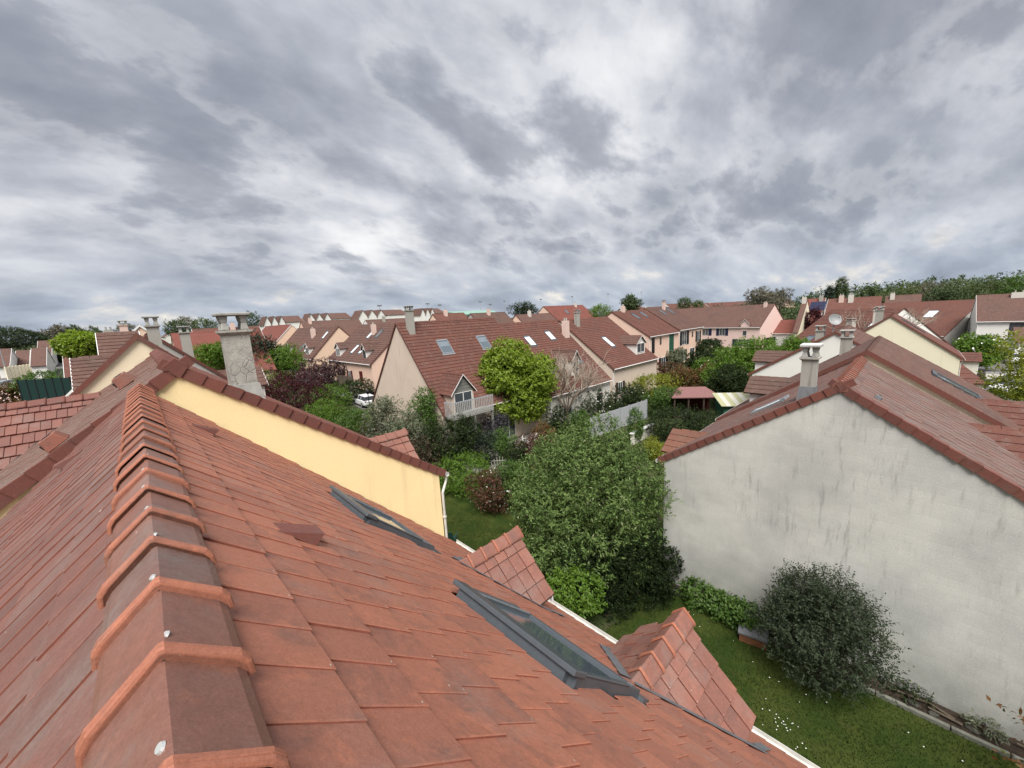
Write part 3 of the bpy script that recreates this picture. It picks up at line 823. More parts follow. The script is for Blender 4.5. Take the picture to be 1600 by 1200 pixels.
def sheet(name, pts, mat, dz=.004):
    mb = MB(); n = len(pts)
    mb.face([(p[0], p[1], ground_z(p[0], p[1]) + dz) for p in pts]); o = mb.build(name, mat); return structure(o)
def terrain():
    mb = MB(); xs = [-2500, -900, -400, -200, -120] + list(range(-80, 201, 10)) + [240, 320, 450, 900, 2500]
    ys = [-900, -200, -60] + list(range(-30, 161, 10)) + [200, 300, 450, 900, 2500]
    n = len(xs)
    mb.v = [(x, y, ground_z(x, y)) for y in ys for x in xs]
    for j in range(len(ys) - 1):
        for i in range(n - 1): mb.f.append((j * n + i, j * n + i + 1, (j + 1) * n + i + 1, (j + 1) * n + i)); mb.m.append(0)
    structure(mb.build('ground', GROUND, smooth=True))
terrain()
def band(name, path, w, mat, dz):
    """a strip that follows the ground"""
    mb = MB(); L = []; Rr = []
    pts = []
    for a, b in zip(path[:-1], path[1:]):
        a = Vector(a); b = Vector(b); k = max(1, int((b - a).length / 6))
        pts += [a.lerp(b, i / k) for i in range(k)]
    pts.append(Vector(path[-1]))
    for i, p in enumerate(pts):
        d = (pts[min(i + 1, len(pts) - 1)] - pts[max(i - 1, 0)]).normalized(); nrm = Vector((-d.y, d.x))
        for lst, s in ((L, 1), (Rr, -1)):
            q = p + nrm * (w / 2 * s); lst.append((q.x, q.y, ground_z(q.x, q.y) + dz))
    for i in range(len(pts) - 1): mb.face([Rr[i], Rr[i + 1], L[i + 1], L[i]])
    return structure(mb.build(name, mat))
sheet('lawn', [(6.4, -6), (13.35, -6), (13.3, 0), (13.5, 3), (13.45, 6.4), (6.4, 6.6)], LAWN)
sheet('lawn', [(6.4, 8.6), (12.5, 9.0), (14.5, 20.4), (6.6, 20.4)], LAWN)
band('road', [tuple(on_ground(*q).xy) for q in ((-60, 700), (5, 640), (45, 600), (64, 581), (72, 570), (78, 563))], 9.0, ASPH, .06)
band('road', [(60, -9.5), (110, -12), (170, -15)], 11.0, ASPH, .03)
band('road', [(22, 42), (22.5, 60), (21, 84)], 5.5, ASPH, .03)
sheet('terrace', [(16, 20.8), (27, 20.8), (27, 24.3), (16, 24.3)], PAVE, .02)

# ------------------------------------------------------------------ the house under the camera
TT = .965; CC = 1 / math.hypot(1, TT); SS = TT * CC
X0, ZA = -.076, 10.104
roofz = lambda x: ZA - TT * abs(x - X0)
YB, YE = -1.35, 9.70
own = world_thing('house', 'x', 'house', (0, 4, 0))
own['label'] = 'nearest house, its red tile roof with two grey roof windows filling the lower left'
mb = MB(); A = [(-6.1, YB + .1, -.2), (6.0, YB + .1, -.2), (6.0, YB + .1, 4.05), (X0, YB + .1, ZA - .2), (-6.1, YB + .1, 4.05)]
B = [(a, YE - .06, c) for a, b, c in A]
mb.mesh(A + B, [(0, 1, 2, 3, 4), (9, 8, 7, 6, 5)] + [(i, 5 + i, 5 + (i + 1) % 5, (i + 1) % 5) for i in range(5)])
mb.build('wall', W_CREAM, own)
mb = MB()
for s in (1, -1):
    for yy in (0,):
        P = lambda d, y, h: (X0 + s * (CC * d + SS * h), y, ZA - SS * d + CC * h)
        vs = [P(.0, YB, -.025), P(8.82, YB, -.025), P(8.82, YE, -.025), P(.0, YE, -.025), P(.0, YB, -.10), P(8.82, YB, -.10), P(8.82, YE, -.10), P(.0, YE, -.10)]
        mb.mesh(vs, [(0, 1, 2, 3), (7, 6, 5, 4), (0, 4, 5, 1), (1, 5, 6, 2), (2, 6, 7, 3), (3, 7, 4, 0)])
mb.build('roof_deck', T_VERGE, own)
S1 = (2.08, 3.12, 5.55, 7.10); S2 = (2.08, 3.14, 1.66, 3.28)
def open_(c):
    for x0, x1, y0, y1 in (S1, S2):
        if x0 - .03 < c.x < x1 + .03 and y0 - .02 < c.y < y1 + .02: return False
    return True
def jit(j): return ((j * 0.6) % 1.0 + .04 * math.sin(j * 2.7)) % 1.0
E_, W_ = .375, .272
o_r = (X0 + CC * (.553 + E_ * 22), -1.331, ZA - SS * (.553 + E_ * 22))
TR = TileRoof(own, o_r, (0, 1, 0), (-CC, 0, SS), W_, E_, 41, 23, T_OWN, 1, 3, keep=lambda c: open_(c) and c.y < YE - .02, off=lambda j: jit(22 - j))
TR2 = TileRoof(own, (X0 + CC * .553, -1.331, ZA - SS * .553), (0, 1, 0), (-CC, 0, SS), W_, E_, 41, 1, T_OWN, 1, 4, keep=lambda c: c.y < YE, off=lambda j: .03)
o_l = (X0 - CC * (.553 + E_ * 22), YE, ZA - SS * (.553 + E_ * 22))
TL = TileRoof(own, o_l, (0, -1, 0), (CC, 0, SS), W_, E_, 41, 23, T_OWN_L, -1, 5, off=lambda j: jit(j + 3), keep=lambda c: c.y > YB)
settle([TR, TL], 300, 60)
# ridge tiles, each with its fixing screw
rmesh = [ridge_tile_mesh('ridge_tile', [T_RIDGE, T_COLLAR], L=.41, seed=k) for k in range(3)]
sm = MB(); sm.tube((0, 0, 0), (0, 0, .006), .011, .009, 12); screw = sm.data('screw', SILVER)
rr = random.Random(9)
for k in range(-7, 22):
    y = 1.278 + .386 * k + rr.uniform(-.004, .004)
    m = Matrix.Translation((-.080 + rr.uniform(-.004, .004), y, 10.174 + rr.uniform(-.0015, .0015))) @ Matrix.Rotation(rr.uniform(-.009, .009), 4, 'Z')
    t_ = add('ridge_tile', rmesh[k % 3], own, m)
    if -5 < k < 9: add('screw', screw, t_, Matrix.Translation((rr.choice((-.016, -.012, .010)), .10, .0)) @ Matrix.Rotation(-.72, 4, 'Y') @ Matrix.Scale(1.25, 4, (0, 1, 0)))
own_sk = []
for x0, x1, y0, y1 in (S1, S2):
    O = Vector((x1 - .02, y0 + .08, roofz(x1 - .02)))
    l = (x1 - x0) / CC - .15
    o = skylight(own, O, (0, 1, 0), (-CC, 0, SS), y1 - y0 - .16, l, PANE_SKY, METAL, apron=True, deep=.085)
    T = frame(O, (0, 1, 0), (-CC, 0, SS), (SS, 0, CC)); w = y1 - y0 - .16
    h = MB(); h.box(-.10, w + .10, l - .02, l + .20, .075, .125, T); h.box(-.085, -.02, .25, l - .03, .087, .11, T); h.box(w + .02, w + .085, .25, l - .03, .087, .11, T)
    h.build('cover_strip', METAL, o, bevel=.008)
    q = MB(); q.box(-.022, -.001, .02, l - .02, .02, .10, T); q.box(w + .001, w + .022, .02, l - .02, .02, .10, T); q.build('sash_strip', METAL_L, o)
# raised ventilation tiles
def vent_tile(parent, x, y, side, mat):
    d = abs(x - X0) / CC; s = side
    al = Vector((0, 1, 0)) if s > 0 else Vector((0, -1, 0)); up = Vector((-CC * s, 0, SS)); T = frame((x, y, roofz(x) + .02), al, up, al.cross(up))
    m = MB(); m.mesh([T @ Vector(p) for p in ((0, 0, 0), (.24, 0, 0), (.22, .30, .004), (.02, .30, .004), (.02, -.02, .10), (.22, -.02, .10))], [(0, 1, 5, 4), (4, 5, 2, 3), (0, 4, 3), (1, 2, 5), (0, 3, 2, 1)])
    return m.build('vent_tile', mat, parent)
vent_tile(own, .74, 3.06, 1, T_VERGE); vent_tile(own, .62, 7.3, 1, T_VERGE); vent_tile(own, -1.05, 8.55, -1, T_VERGE)
# dormers
def tiled_dormer(parent, yr, xf, zr, half, roof_z_at, tmat, rmat, wallmat, w=.272, e=.375, lim=None, ridge_x0=None, seed=0):
    a = math.sqrt(.5)
    d = MB(); ze = zr - half; x0 = ridge_x0
    A = [(xf - .14, yr - half + .16, ze - 1.5), (xf - .14, yr + half - .16, ze - 1.5), (xf - .14, yr + half - .16, ze + .04), (xf - .14, yr, zr - .16), (xf - .14, yr - half + .16, ze + .04)]
    Bk = [(x0, b, c) for a_, b, c in A]
    d.mesh(A + Bk, [(0, 1, 2, 3, 4), (9, 8, 7, 6, 5)] + [(i, 5 + i, 5 + (i + 1) % 5, (i + 1) % 5) for i in range(5)])
    do = d.build('dormer', wallmat, parent)
    u = MB()
    for s in (-1, 1):
        P = lambda x, q, h: (x, yr + s * (a * q + a * h), zr - a * q + a * h)
        L = half / a + .06
        vs = [P(x0, 0, -.03), P(xf, 0, -.03), P(xf, L, -.03), P(x0, L, -.03), P(x0, 0, -.08), P(xf, 0, -.08), P(xf, L, -.08), P(x0, L, -.08)]
        u.mesh(vs, [(0, 3, 2, 1), (4, 5, 6, 7), (0, 1, 5, 4), (1, 2, 6, 5), (2, 3, 7, 6), (3, 0, 4, 7)] if s > 0 else [(0, 1, 2, 3), (7, 6, 5, 4), (0, 4, 5, 1), (1, 5, 6, 2), (2, 6, 7, 3), (3, 7, 4, 0)])
    u.build('soffit', DARKW, do)
    fa = MB()
    for s in (-1, 1): fa.mesh([(xf + .012, yr, zr - .10), (xf + .012, yr + s * (half + .02), ze - .06), (xf + .012, yr + s * (half + .02), ze - .20), (xf + .012, yr, zr - .24), (xf - .02, yr, zr - .10), (xf - .02, yr + s * (half + .02), ze - .06), (xf - .02, yr + s * (half + .02), ze - .20), (xf - .02, yr, zr - .24)], [(0, 3, 2, 1) if s > 0 else (0, 1, 2, 3), (4, 5, 6, 7) if s > 0 else (7, 6, 5, 4), (1, 2, 6, 5), (2, 3, 7, 6)])
    fa.build('fascia', WHITE, do)
    n = int((xf - x0) / w) + 1; rows = round((half / a + .03) / e); e = (half / a + .03) / rows
    kp = lambda c: c.z > roof_z_at(c.x, c.y) - .12
    L = rows * e
    r1 = TileRoof(do, (xf - n * w + .03, yr - a * L, zr - a * L), (1, 0, 0), (0, a, a), w, e, n, rows, tmat, 1, seed + 1, keep=kp, off=lambda j: 0.0, lift=.014, gap=.014)
    r2 = TileRoof(do, (xf + .03, yr + a * L, zr - a * L), (-1, 0, 0), (0, -a, a), w, e, n, rows, tmat, -1, seed + 2, keep=kp, off=lambda j: (j % 2) * .5, lift=.010, gap=.010)
    rm = ridge_tile_mesh('ridge_tile', rmat, half=.15, rise=.15, drop=.04, L=.34, collar=.02, seed=seed)
    x = xf - .36
    while x > x0:
        if zr > roof_z_at(x + .3, yr) - .1: add('ridge_tile', rm, do, frame((x, yr, zr + .105), (0, -1, 0), (1, 0, 0), (0, 0, 1)))
        x -= .33
    add('ridge_tile', rm, do, frame((xf + .06, yr, zr + .115), (0, 1, 0), (-1, 0, 0), (0, 0, 1)))
    return do, [r1, r2]
gz = lambda x, y: roofz(x)
rfs = []
for k, yr in enumerate((2.05, 5.66)):
    do, r_ = tiled_dormer(own, yr, 5.30, 6.33, .98, gz, T_DORM, [T_DORM, T_COLLAR], WHITE, ridge_x0=3.3, seed=20 + k); rfs += r_
    # lead valley strips on the main roof beside it
    f = MB()
    for s in (-1, 1):
        pa = Vector((3.70, yr, roofz(3.70) + .045)); pb = Vector((4.98, yr + s * 1.16, roofz(4.98) + .045)); w = Vector((.12, s * .02, -.12 * TT)); w2 = Vector((-.05, s * .10, .05 * TT))
        f.face([pa + w, pb + w, pb + w2, pa + w2] if s > 0 else [pa + w2, pb + w2, pb + w, pa + w])
        e1 = Vector((5.02, yr + s * 1.2, roofz(5.02) + .05)); f.face([e1, e1 + Vector((.5, 0, -.5 * TT)), e1 + Vector((.5, -s * .14, -.5 * TT)), e1 + Vector((0, -s * .14, 0))] if s < 0 else [e1 + Vector((0, -s * .14, 0)), e1 + Vector((.5, -s * .14, -.5 * TT)), e1 + Vector((.5, 0, -.5 * TT)), e1])
    f.build('flashing', LEAD, do)
settle(rfs, 260, 50)
g = MB(); prof = [(-.065, .03), (-.062, -.03), (-.03, -.062), (.03, -.062), (.062, -.03), (.068, .04), (.060, .04), (.054, -.026), (.025, -.053), (-.025, -.053), (-.054, -.026), (-.058, .03)]
g.sweep(prof, [(Vector((6.36, YB, 3.93)), Vector((1, 0, 0)), Vector((0, 0, 1))), (Vector((6.36, YE, 3.93)), Vector((1, 0, 0)), Vector((0, 0, 1)))], True)
g.build('gutter', PVC, own)

# ------------------------------------------------------------------ verge helper
def verge_run(parent, foot, top, outward, mats_, e=.345, seed=0, count=None):
    foot = Vector(foot); top = Vector(top); u = (top - foot).normalized(); o = Vector(outward)
    n = o.cross(u); near = 1
    if n.z < 0: n = -n; near = -1; ex = -o
    else: ex = o
    meshes = [verge_tile_mesh('verge_tile', mats_, e, seed=seed + k, near=near) for k in range(4)]
    k = int((top - foot).length / e) + 1; r = random.Random(seed)
    for i in range(k):
        m = frame(foot + u * (i * e) + n * r.uniform(-.003, .003), ex, u, n) @ Matrix.Rotation(r.uniform(-.008, .008), 4, 'Z')
        add('verge_tile', meshes[r.randrange(4)], parent, m)

# ------------------------------------------------------------------ yellow house next along the ridge
YW = 9.76; YX = .46; YZ = 10.40; YS = .705; YSL = .735; YEND = 18.9
yel = world_thing('house', 'house with the plain yellow gable wall and cracked pale chimney, beside the nearest roof', 'house', (0, 14, 0))
xr, xl = 6.02, -5.3; zr_, zl_ = YZ - YS * (xr - YX), YZ - YSL * (YX - xl)
mb = MB(); A = [(xl, YW, -.2), (xr, YW, -.2), (xr, YW, zr_ - .02), (YX, YW, YZ - .02), (xl, YW, zl_ - .02)]; B = [(a, YEND - .1, c) for a, b, c in A]
mb.mesh(A + B, [(0, 1, 2, 3, 4), (9, 8, 7, 6, 5)] + [(i, 5 + i, 5 + (i + 1) % 5, (i + 1) % 5) for i in range(5)])
mb.build('wall', W_YELLOW, yel)
yc = 1 / math.hypot(1, YS); ys_ = YS * yc; ycl = 1 / math.hypot(1, YSL); ysl_ = YSL * ycl
mb = MB()
for s, c_, s_ in ((1, yc, ys_), (-1, ycl, ysl_)):
    P = lambda d, y, h: (YX + s * (c_ * d + s_ * h), y, YZ - s_ * d + c_ * h)
    Lr = (xr + .22 - YX) / yc if s > 0 else (YX - xl + .2) / ycl
    vs = [P(0, YW + .01, .0), P(Lr, YW + .01, .0), P(Lr, YEND, .0), P(0, YEND, .0), P(0, YW + .01, -.1), P(Lr, YW + .01, -.1), P(Lr, YEND, -.1), P(0, YEND, -.1)]
    f_ = [(0, 1, 2, 3), (7, 6, 5, 4), (0, 4, 5, 1), (1, 5, 6, 2), (2, 6, 7, 3), (3, 7, 4, 0)]
    mb.mesh(vs, f_ if s > 0 else [tuple(reversed(q)) for q in f_])
mb.build('roof_deck', T_VERGE, yel)
LR = (xr + .22 - YX) / yc; LL = (YX - xl + .2) / ycl; nR = int(LR / E_); nL = int(LL / E_)
yR = TileRoof(yel, (YX + yc * LR, YW - .02, YZ - ys_ * LR + .03), (0, 1, 0), (-yc, 0, ys_), W_, LR / nR, 33, nR, T_OWN_L, 1, 31, off=lambda j: jit(j), keep=lambda c: c.y > YW + .12)
yL = TileRoof(yel, (YX - ycl * LL, YEND - .04, YZ - ysl_ * LL + .03), (0, -1, 0), (ycl, 0, ysl_), W_, LL / nL, 33, nL, T_YL, -1, 32, off=lambda j: jit(j), keep=lambda c: c.y > YW + .12)
verge_run(yel, (YX + yc * LR + .02, YW, YZ - ys_ * LR + .055), (YX, YW, YZ + .055), (0, -1, 0), T_VERGE, seed=41)
verge_run(yel, (YX - ycl * LL, YW, YZ - ysl_ * LL + .055), (YX, YW, YZ + .055), (0, -1, 0), T_VERGE, seed=45)
yrm = ridge_tile_mesh('ridge_tile', [T_VERGE, T_VERGE], half=.17, rise=.13, drop=.05, seed=7)
for k in range(27): add('ridge_tile', yrm, yel, Matrix.Translation((YX, YW - .05 + .338 * k, YZ + .145)))
ec = MB(); ec.mesh([(YX - .19, YW - .06, YZ - .06), (YX + .19, YW - .06, YZ - .06), (YX + .17, YW - .06, YZ + .03), (YX, YW - .06, YZ + .16), (YX - .17, YW - .06, YZ + .03), (YX - .19, YW - .03, YZ - .06), (YX + .19, YW - .03, YZ - .06), (YX + .17, YW - .03, YZ + .03), (YX, YW - .03, YZ + .16), (YX - .17, YW - .03, YZ + .03)],
    [(0, 1, 2, 3, 4), (9, 8, 7, 6, 5)] + [(i, 5 + i, 5 + (i + 1) % 5, (i + 1) % 5) for i in range(5)]); ec.build('ridge_end_cap', T_VERGE, yel)
def yroof(x, y): return YZ - (YS * (x - YX) if x > YX else YSL * (YX - x))
do, r_y = tiled_dormer(yel, 11.75, 6.05, 7.32, 1.06, yroof, T_DORM, [T_DORM, T_DORM], WHITE, ridge_x0=3.6, seed=51)
# the cross roof on its left slope
c0 = MB(); CZ, CY, CH = 9.33, 16.6, 3.6
cw = MB(); cw.mesh([(-8.3, CY - CH + .3, -.2), (-8.3, CY + 2.0, -.2), (-8.3, CY + 2.0, CZ - 1.6), (-8.3, CY, CZ - .2), (-8.3, CY - CH + .3, CZ - .72 * CH + .1), (-4, CY - CH + .3, -.2), (-4, CY + 2.0, -.2), (-4, CY + 2.0, CZ - 1.6), (-4, CY, CZ - .2), (-4, CY - CH + .3, CZ - .72 * CH + .1)],
    [(4, 3, 2, 1, 0), (5, 6, 7, 8, 9)] + [(i, (i + 1) % 5, 5 + (i + 1) % 5, 5 + i) for i in range(5)])
wing = cw.build('wing', W_CREAM, yel)
cu = 1 / math.hypot(1, .72); su = .72 * cu; nrow = 11
ud = MB(); 
for s in (-1, 1):
    LL2 = 4.4 if s < 0 else 2.4
    P = lambda x, q, h: (x, CY + s * (cu * q + su * h), CZ - su * q + cu * h)
    vs = [P(-8.5, 0, -.01), P(-.6, 0, -.01), P(-.6, LL2, -.01), P(-8.5, LL2, -.01), P(-8.5, 0, -.1), P(-.6, 0, -.1), P(-.6, LL2, -.1), P(-8.5, LL2, -.1)]
    f_ = [(0, 1, 2, 3), (7, 6, 5, 4), (0, 4, 5, 1), (1, 5, 6, 2), (2, 6, 7, 3), (3, 7, 4, 0)]
    ud.mesh(vs, [tuple(reversed(q)) for q in f_] if s > 0 else f_)
ud.build('wing_roof_deck', T_VERGE, wing)
cr_ = TileRoof(wing, (-8.4, CY - cu * .37 * nrow, CZ - su * .37 * nrow + .02), (1, 0, 0), (0, cu, su), .195, .37, 42, nrow, T_WING, -1, 61, lift=.03, gap=.012, off=lambda j: (j % 2) * .5, keep=lambda c: c.z > yroof(c.x, c.y) - .05)
settle([yR, yL, cr_] + r_y, 300, 45)
x = -1.0
while x > -8.4:
    add('ridge_tile', yrm, wing, frame((x, CY, CZ + .13), (0, 1, 0), (-1, 0, 0), (0, 0, 1)) @ Matrix.Scale(.9, 4)); x -= .345
vf = MB(); vp = Vector((-1.05, CY - .3, yroof(-1.05, 0) + .06))
for k in range(10):
    xa = -1.15 - k * .40; ya = CY - .05 - .40 * k * (YSL / .72); xb = xa - .40; yb = ya - .40 * (YSL / .72)
    vf.face([(xa + .10, ya, yroof(xa + .10, 0) + .065), (xb + .10, yb, yroof(xb + .10, 0) + .065), (xb - .02, yb, yroof(xb - .02, 0) + .075), (xa - .02, ya, yroof(xa - .02, 0) + .075)][::-1])
vf.build('flashing', LEAD, wing)
# terracotta outlets with slots
def outlet(parent, p, al, up, mat, s=1.0):
    al = Vector(al); up = Vector(up); T = frame(p, al, up, al.cross(up)) @ Matrix.Scale(s, 4)
    m = MB(); m.mesh([T @ Vector(q) for q in ((-.16, -.12, 0), (.16, -.12, 0), (.16, .14, 0), (-.16, .14, 0), (-.13, -.09, .17), (.13, -.09, .17), (.13, .1, .17), (-.13, .1, .17))], [(3, 2, 1, 0), (4, 5, 6, 7), (0, 1, 5, 4), (1, 2, 6, 5), (2, 3, 7, 6), (3, 0, 4, 7)])
    o = m.build('vent_hood', mat, parent, bevel=.012)
    q = MB()
    for x in (-.06, .06): q.box(x - .03, x + .03, -.05, .06, .168, .176, T)
    for x in (-.07, .07): q.box(x - .035, x + .035, -.125, -.1, .05, .12, T)
    q.build('slot', BLACK, o)
outlet(yel, (-1.22, 10.0, yroof(-1.22, 0) + .10), (0, -1, 0), (ycl, 0, ysl_), T_RID2, 1.2)
outlet(yel, (-.30, 13.2, yroof(-.30, 0) + .05), (0, -1, 0), (ycl, 0, ysl_), T_RID2, 1.55)
chimney(yel, 1.56, 10.28, 9.2, 10.93, .47, .42, CRAZED, CONC)
fl = MB(); fl.frustum((1.56, 10.28), .36, .32, 9.25, .27, .24, 9.86); fl.build('flashing', CONC, yel)
g = MB(); g.sweep(prof, [(Vector((xr + .28, YW - .05, zr_ - .24)), Vector((1, 0, 0)), Vector((0, 0, 1))), (Vector((xr + .28, YEND, zr_ - .24)), Vector((1, 0, 0)), Vector((0, 0, 1)))], True)
g.build('gutter', PVC, yel)
g = MB(); g.tube((xr + .28, YW + .03, zr_ - .30), (xr + .25, YW + .02, zr_ - .45), .04, n=8); g.tube((xr + .25, YW + .02, zr_ - .45), (xr + .04, YW - .06, zr_ - .75), .04, n=8); g.tube((xr + .04, YW - .06, zr_ - .75), (xr + .04, YW - .06, .05), .04, n=8)
for z in (4.9, 3.2, 1.5): g.tube((xr + .04, YW - .06, z), (xr + .04, YW - .06, z + .05), .06, n=8)
g.build('downpipe', PVC, yel)

# ------------------------------------------------------------------ grey gable house across the garden
GX, GXE, GY, GZ, GS = 14.0, 20.45, 1.23, 8.58, .655
gre = world_thing('house', 'house with the big stained grey blockwork gable wall facing the lawn', 'house', (17, 1.2, 0))
y1, y0 = 6.25, -3.85; z1, z0 = GZ - GS * (y1 - GY), GZ - GS * (GY - y0)
mb = MB(); A = [(GX, y0, -.2), (GX, y1, -.2), (GX, y1, z1 - .02), (GX, GY, GZ - .02), (GX, y0, z0 - .02)]; B = [(GXE, b, c) for a, b, c in A]
mb.mesh(A + B, [(4, 3, 2, 1, 0), (5, 6, 7, 8, 9)] + [(i, (i + 1) % 5, 5 + (i + 1) % 5, 5 + i) for i in range(5)])
mb.build('wall', W_GREY, gre)
gc = 1 / math.hypot(1, GS); gs_ = GS * gc
L1 = (y1 + .25 - GY) / gc; L0 = (GY - y0 + .25) / gc
mb = MB()
for s, LL_ in ((1, L1), (-1, L0)):
    P = lambda x, d, h: (x, GY + s * (gc * d + gs_ * h), GZ - gs_ * d + gc * h)
    vs = [P(GX + .01, 0, 0), P(GXE, 0, 0), P(GXE, LL_, 0), P(GX + .01, LL_, 0), P(GX + .01, 0, -.1), P(GXE, 0, -.1), P(GXE, LL_, -.1), P(GX + .01, LL_, -.1)]
    f_ = [(0, 1, 2, 3), (7, 6, 5, 4), (0, 4, 5, 1), (1, 5, 6, 2), (2, 6, 7, 3), (3, 7, 4, 0)]
    mb.mesh(vs, [tuple(reversed(q)) for q in f_] if s > 0 else f_)
mb.build('roof_deck', T_VERGE, gre)
nr = int(L0 / .375)
gR = TileRoof(gre, (GX + .02, GY - gc * L0, GZ - gs_ * L0 + .03), (1, 0, 0), (0, gc, gs_), .40, L0 / nr, 16, nr, T_GREY, 1, 71, gap=.016, off=lambda j: 0.02 * math.sin(j), keep=lambda c: c.x > GX + .12)
nl = int(L1 / .375)
gL = TileRoof(gre, (GXE, GY + gc * L1, GZ - gs_ * L1 + .03), (-1, 0, 0), (0, -gc, gs_), .32, L1 / nl, 20, nl, T_GREY, -1, 72, off=lambda j: .5 * (j % 2), keep=lambda c: c.x > GX + .12)
settle([gR, gL], 230, 60)
verge_run(gre, (GX, GY + gc * L1, GZ - gs_ * L1 + .055), (GX, GY, GZ + .055), (-1, 0, 0), T_VERGE, seed=81)
verge_run(gre, (GX, GY - gc * L0, GZ - gs_ * L0 + .055), (GX, GY, GZ + .055), (-1, 0, 0), T_VERGE, seed=85)
grm = ridge_tile_mesh('ridge_tile', [T_RID2, T_RID2], half=.17, rise=.12, drop=.05, L=.33, seed=17)
for k in range(20): add('ridge_tile', grm, gre, frame((GX - .04 + .325 * k, GY, GZ + .14), (0, -1, 0), (1, 0, 0), (0, 0, 1)))
ec = MB(); ec.mesh([(GX - .05, GY - .17, GZ - .17), (GX - .05, GY + .17, GZ - .17), (GX - .05, GY + .19, GZ + .03), (GX - .05, GY, GZ + .16), (GX - .05, GY - .19, GZ + .03), (GX - .02, GY - .17, GZ - .17), (GX - .02, GY + .17, GZ - .17), (GX - .02, GY + .19, GZ + .03), (GX - .02, GY, GZ + .16), (GX - .02, GY - .19, GZ + .03)],
    [(4, 3, 2, 1, 0), (5, 6, 7, 8, 9)] + [(i, (i + 1) % 5, 5 + (i + 1) % 5, 5 + i) for i in range(5)]); ec.build('ridge_end_cap', T_RID2, gre)
co = chimney(gre, 14.55, 2.03, 7.5, 9.20, .42, .36, CH_GREY, CONC)
fl = MB(); fl.frustum((14.55, 2.03), .30, .28, 7.6, .225, .195, 8.42); fl.build('flashing', LEAD, gre)
tp = MB(); tp.box(14.28, 14.82, 1.79, 2.27, 9.673, 9.70); tp.build('cap_sheet', WHITE, co)
dm = (W_OFF, T_GREY, TRIM, WHITE, PANE)
dormer(gre, 15.85, 2.0, 6.5, 5.28, .62, GY, (WHITE, far_roof_mat('dormer_roof_brown', (.175, .078, .052), (.12, .06, .045), .4), TRIM, WHITE, PANE), depth_to=4.2, e=.33)
dormer(gre, 18.9, 2.7, -3.1, 6.0, .55, GY, (W_OFF, RF_RED, TRIM, WHITE, PANE), depth_to=.2, e=.33)
# roof window and outlets on its right and left slopes
skylight(gre, (16.9, GY + 2.6, GZ - GS * 2.6 + .03), (-1, 0, 0), (0, -gc, gs_), .75, 1.0, PANE_CLEAR, METAL_L, apron=False, deep=.08)
outlet(gre, (14.9, GY - .75, GZ - GS * .75 + .03), (1, 0, 0), (0, gc, gs_), LEAD, .62)
g = MB(); g.sweep(prof, [(Vector((GX, y1 + .3, z1 - .24)), Vector((0, 1, 0)), Vector((0, 0, 1))), (Vector((GXE, y1 + .3, z1 - .24)), Vector((0, 1, 0)), Vector((0, 0, 1)))], True); g.build('gutter', PVC, gre)
# ------------------------------------------------------------------ further houses
fr = (W_WHITE, RF_RED, TRIM, WHITE, PANE)
rz90 = math.pi / 2
def sk(s, x, u, w=.8, l=1.2, p=None, f=None): return (s, x, u, w, l, p or PANE_SKY, f or METAL)

# along our own street, beyond the yellow house
house('house', 'cream gabled house just beyond the yellow house, seen over the ridge of the near roofs', 'house', (6.05, 19.0, 0), rz90, 9.0, 12.0, 5.1, 11.1, W_CREAM, RF_BROWN, T_VERGE,
      chim=[(0, 2.6, 7.75, .42, .38, .75, CH_GREY, CONC)], dorm=[(1, 6.3, 4.4, 4.0, .8, (W_CREAM, RF_BROWN, WHITE, WHITE, PANE), dict(rise=-.62, win=False, e=.22))], gutter=WHITE, e=.34)
house('house', 'house with the grey unpainted gable behind the cracked chimney of the yellow house', 'house', (6.6, 28.1, 0), rz90, 9.5, 12.0, 5.35, 11.2, W_GREYR, RF_RED, TRIM,
      chim=[(0, 2.4, 6.2, .5, .45, 1.35, CH_GREY, CONC)], dorm=[(0, 3.2, 2.6, .9, .8, (W_OFF, RF_BROWN, WHITE, WHITE, PANE))], gutter=WHITE)
house('house', 'house with a peach gable end between two chimneys above the near ridge', 'house', (6.9, 44.0, 0), rz90, 14.0, 13.0, 5.2, 12.0, W_PEACH, RF_BROWN, WHITE, chim=[(1, 3, 8.0, .6, .5, 1.0, CH_PINK, CONC)], gutter=WHITE)
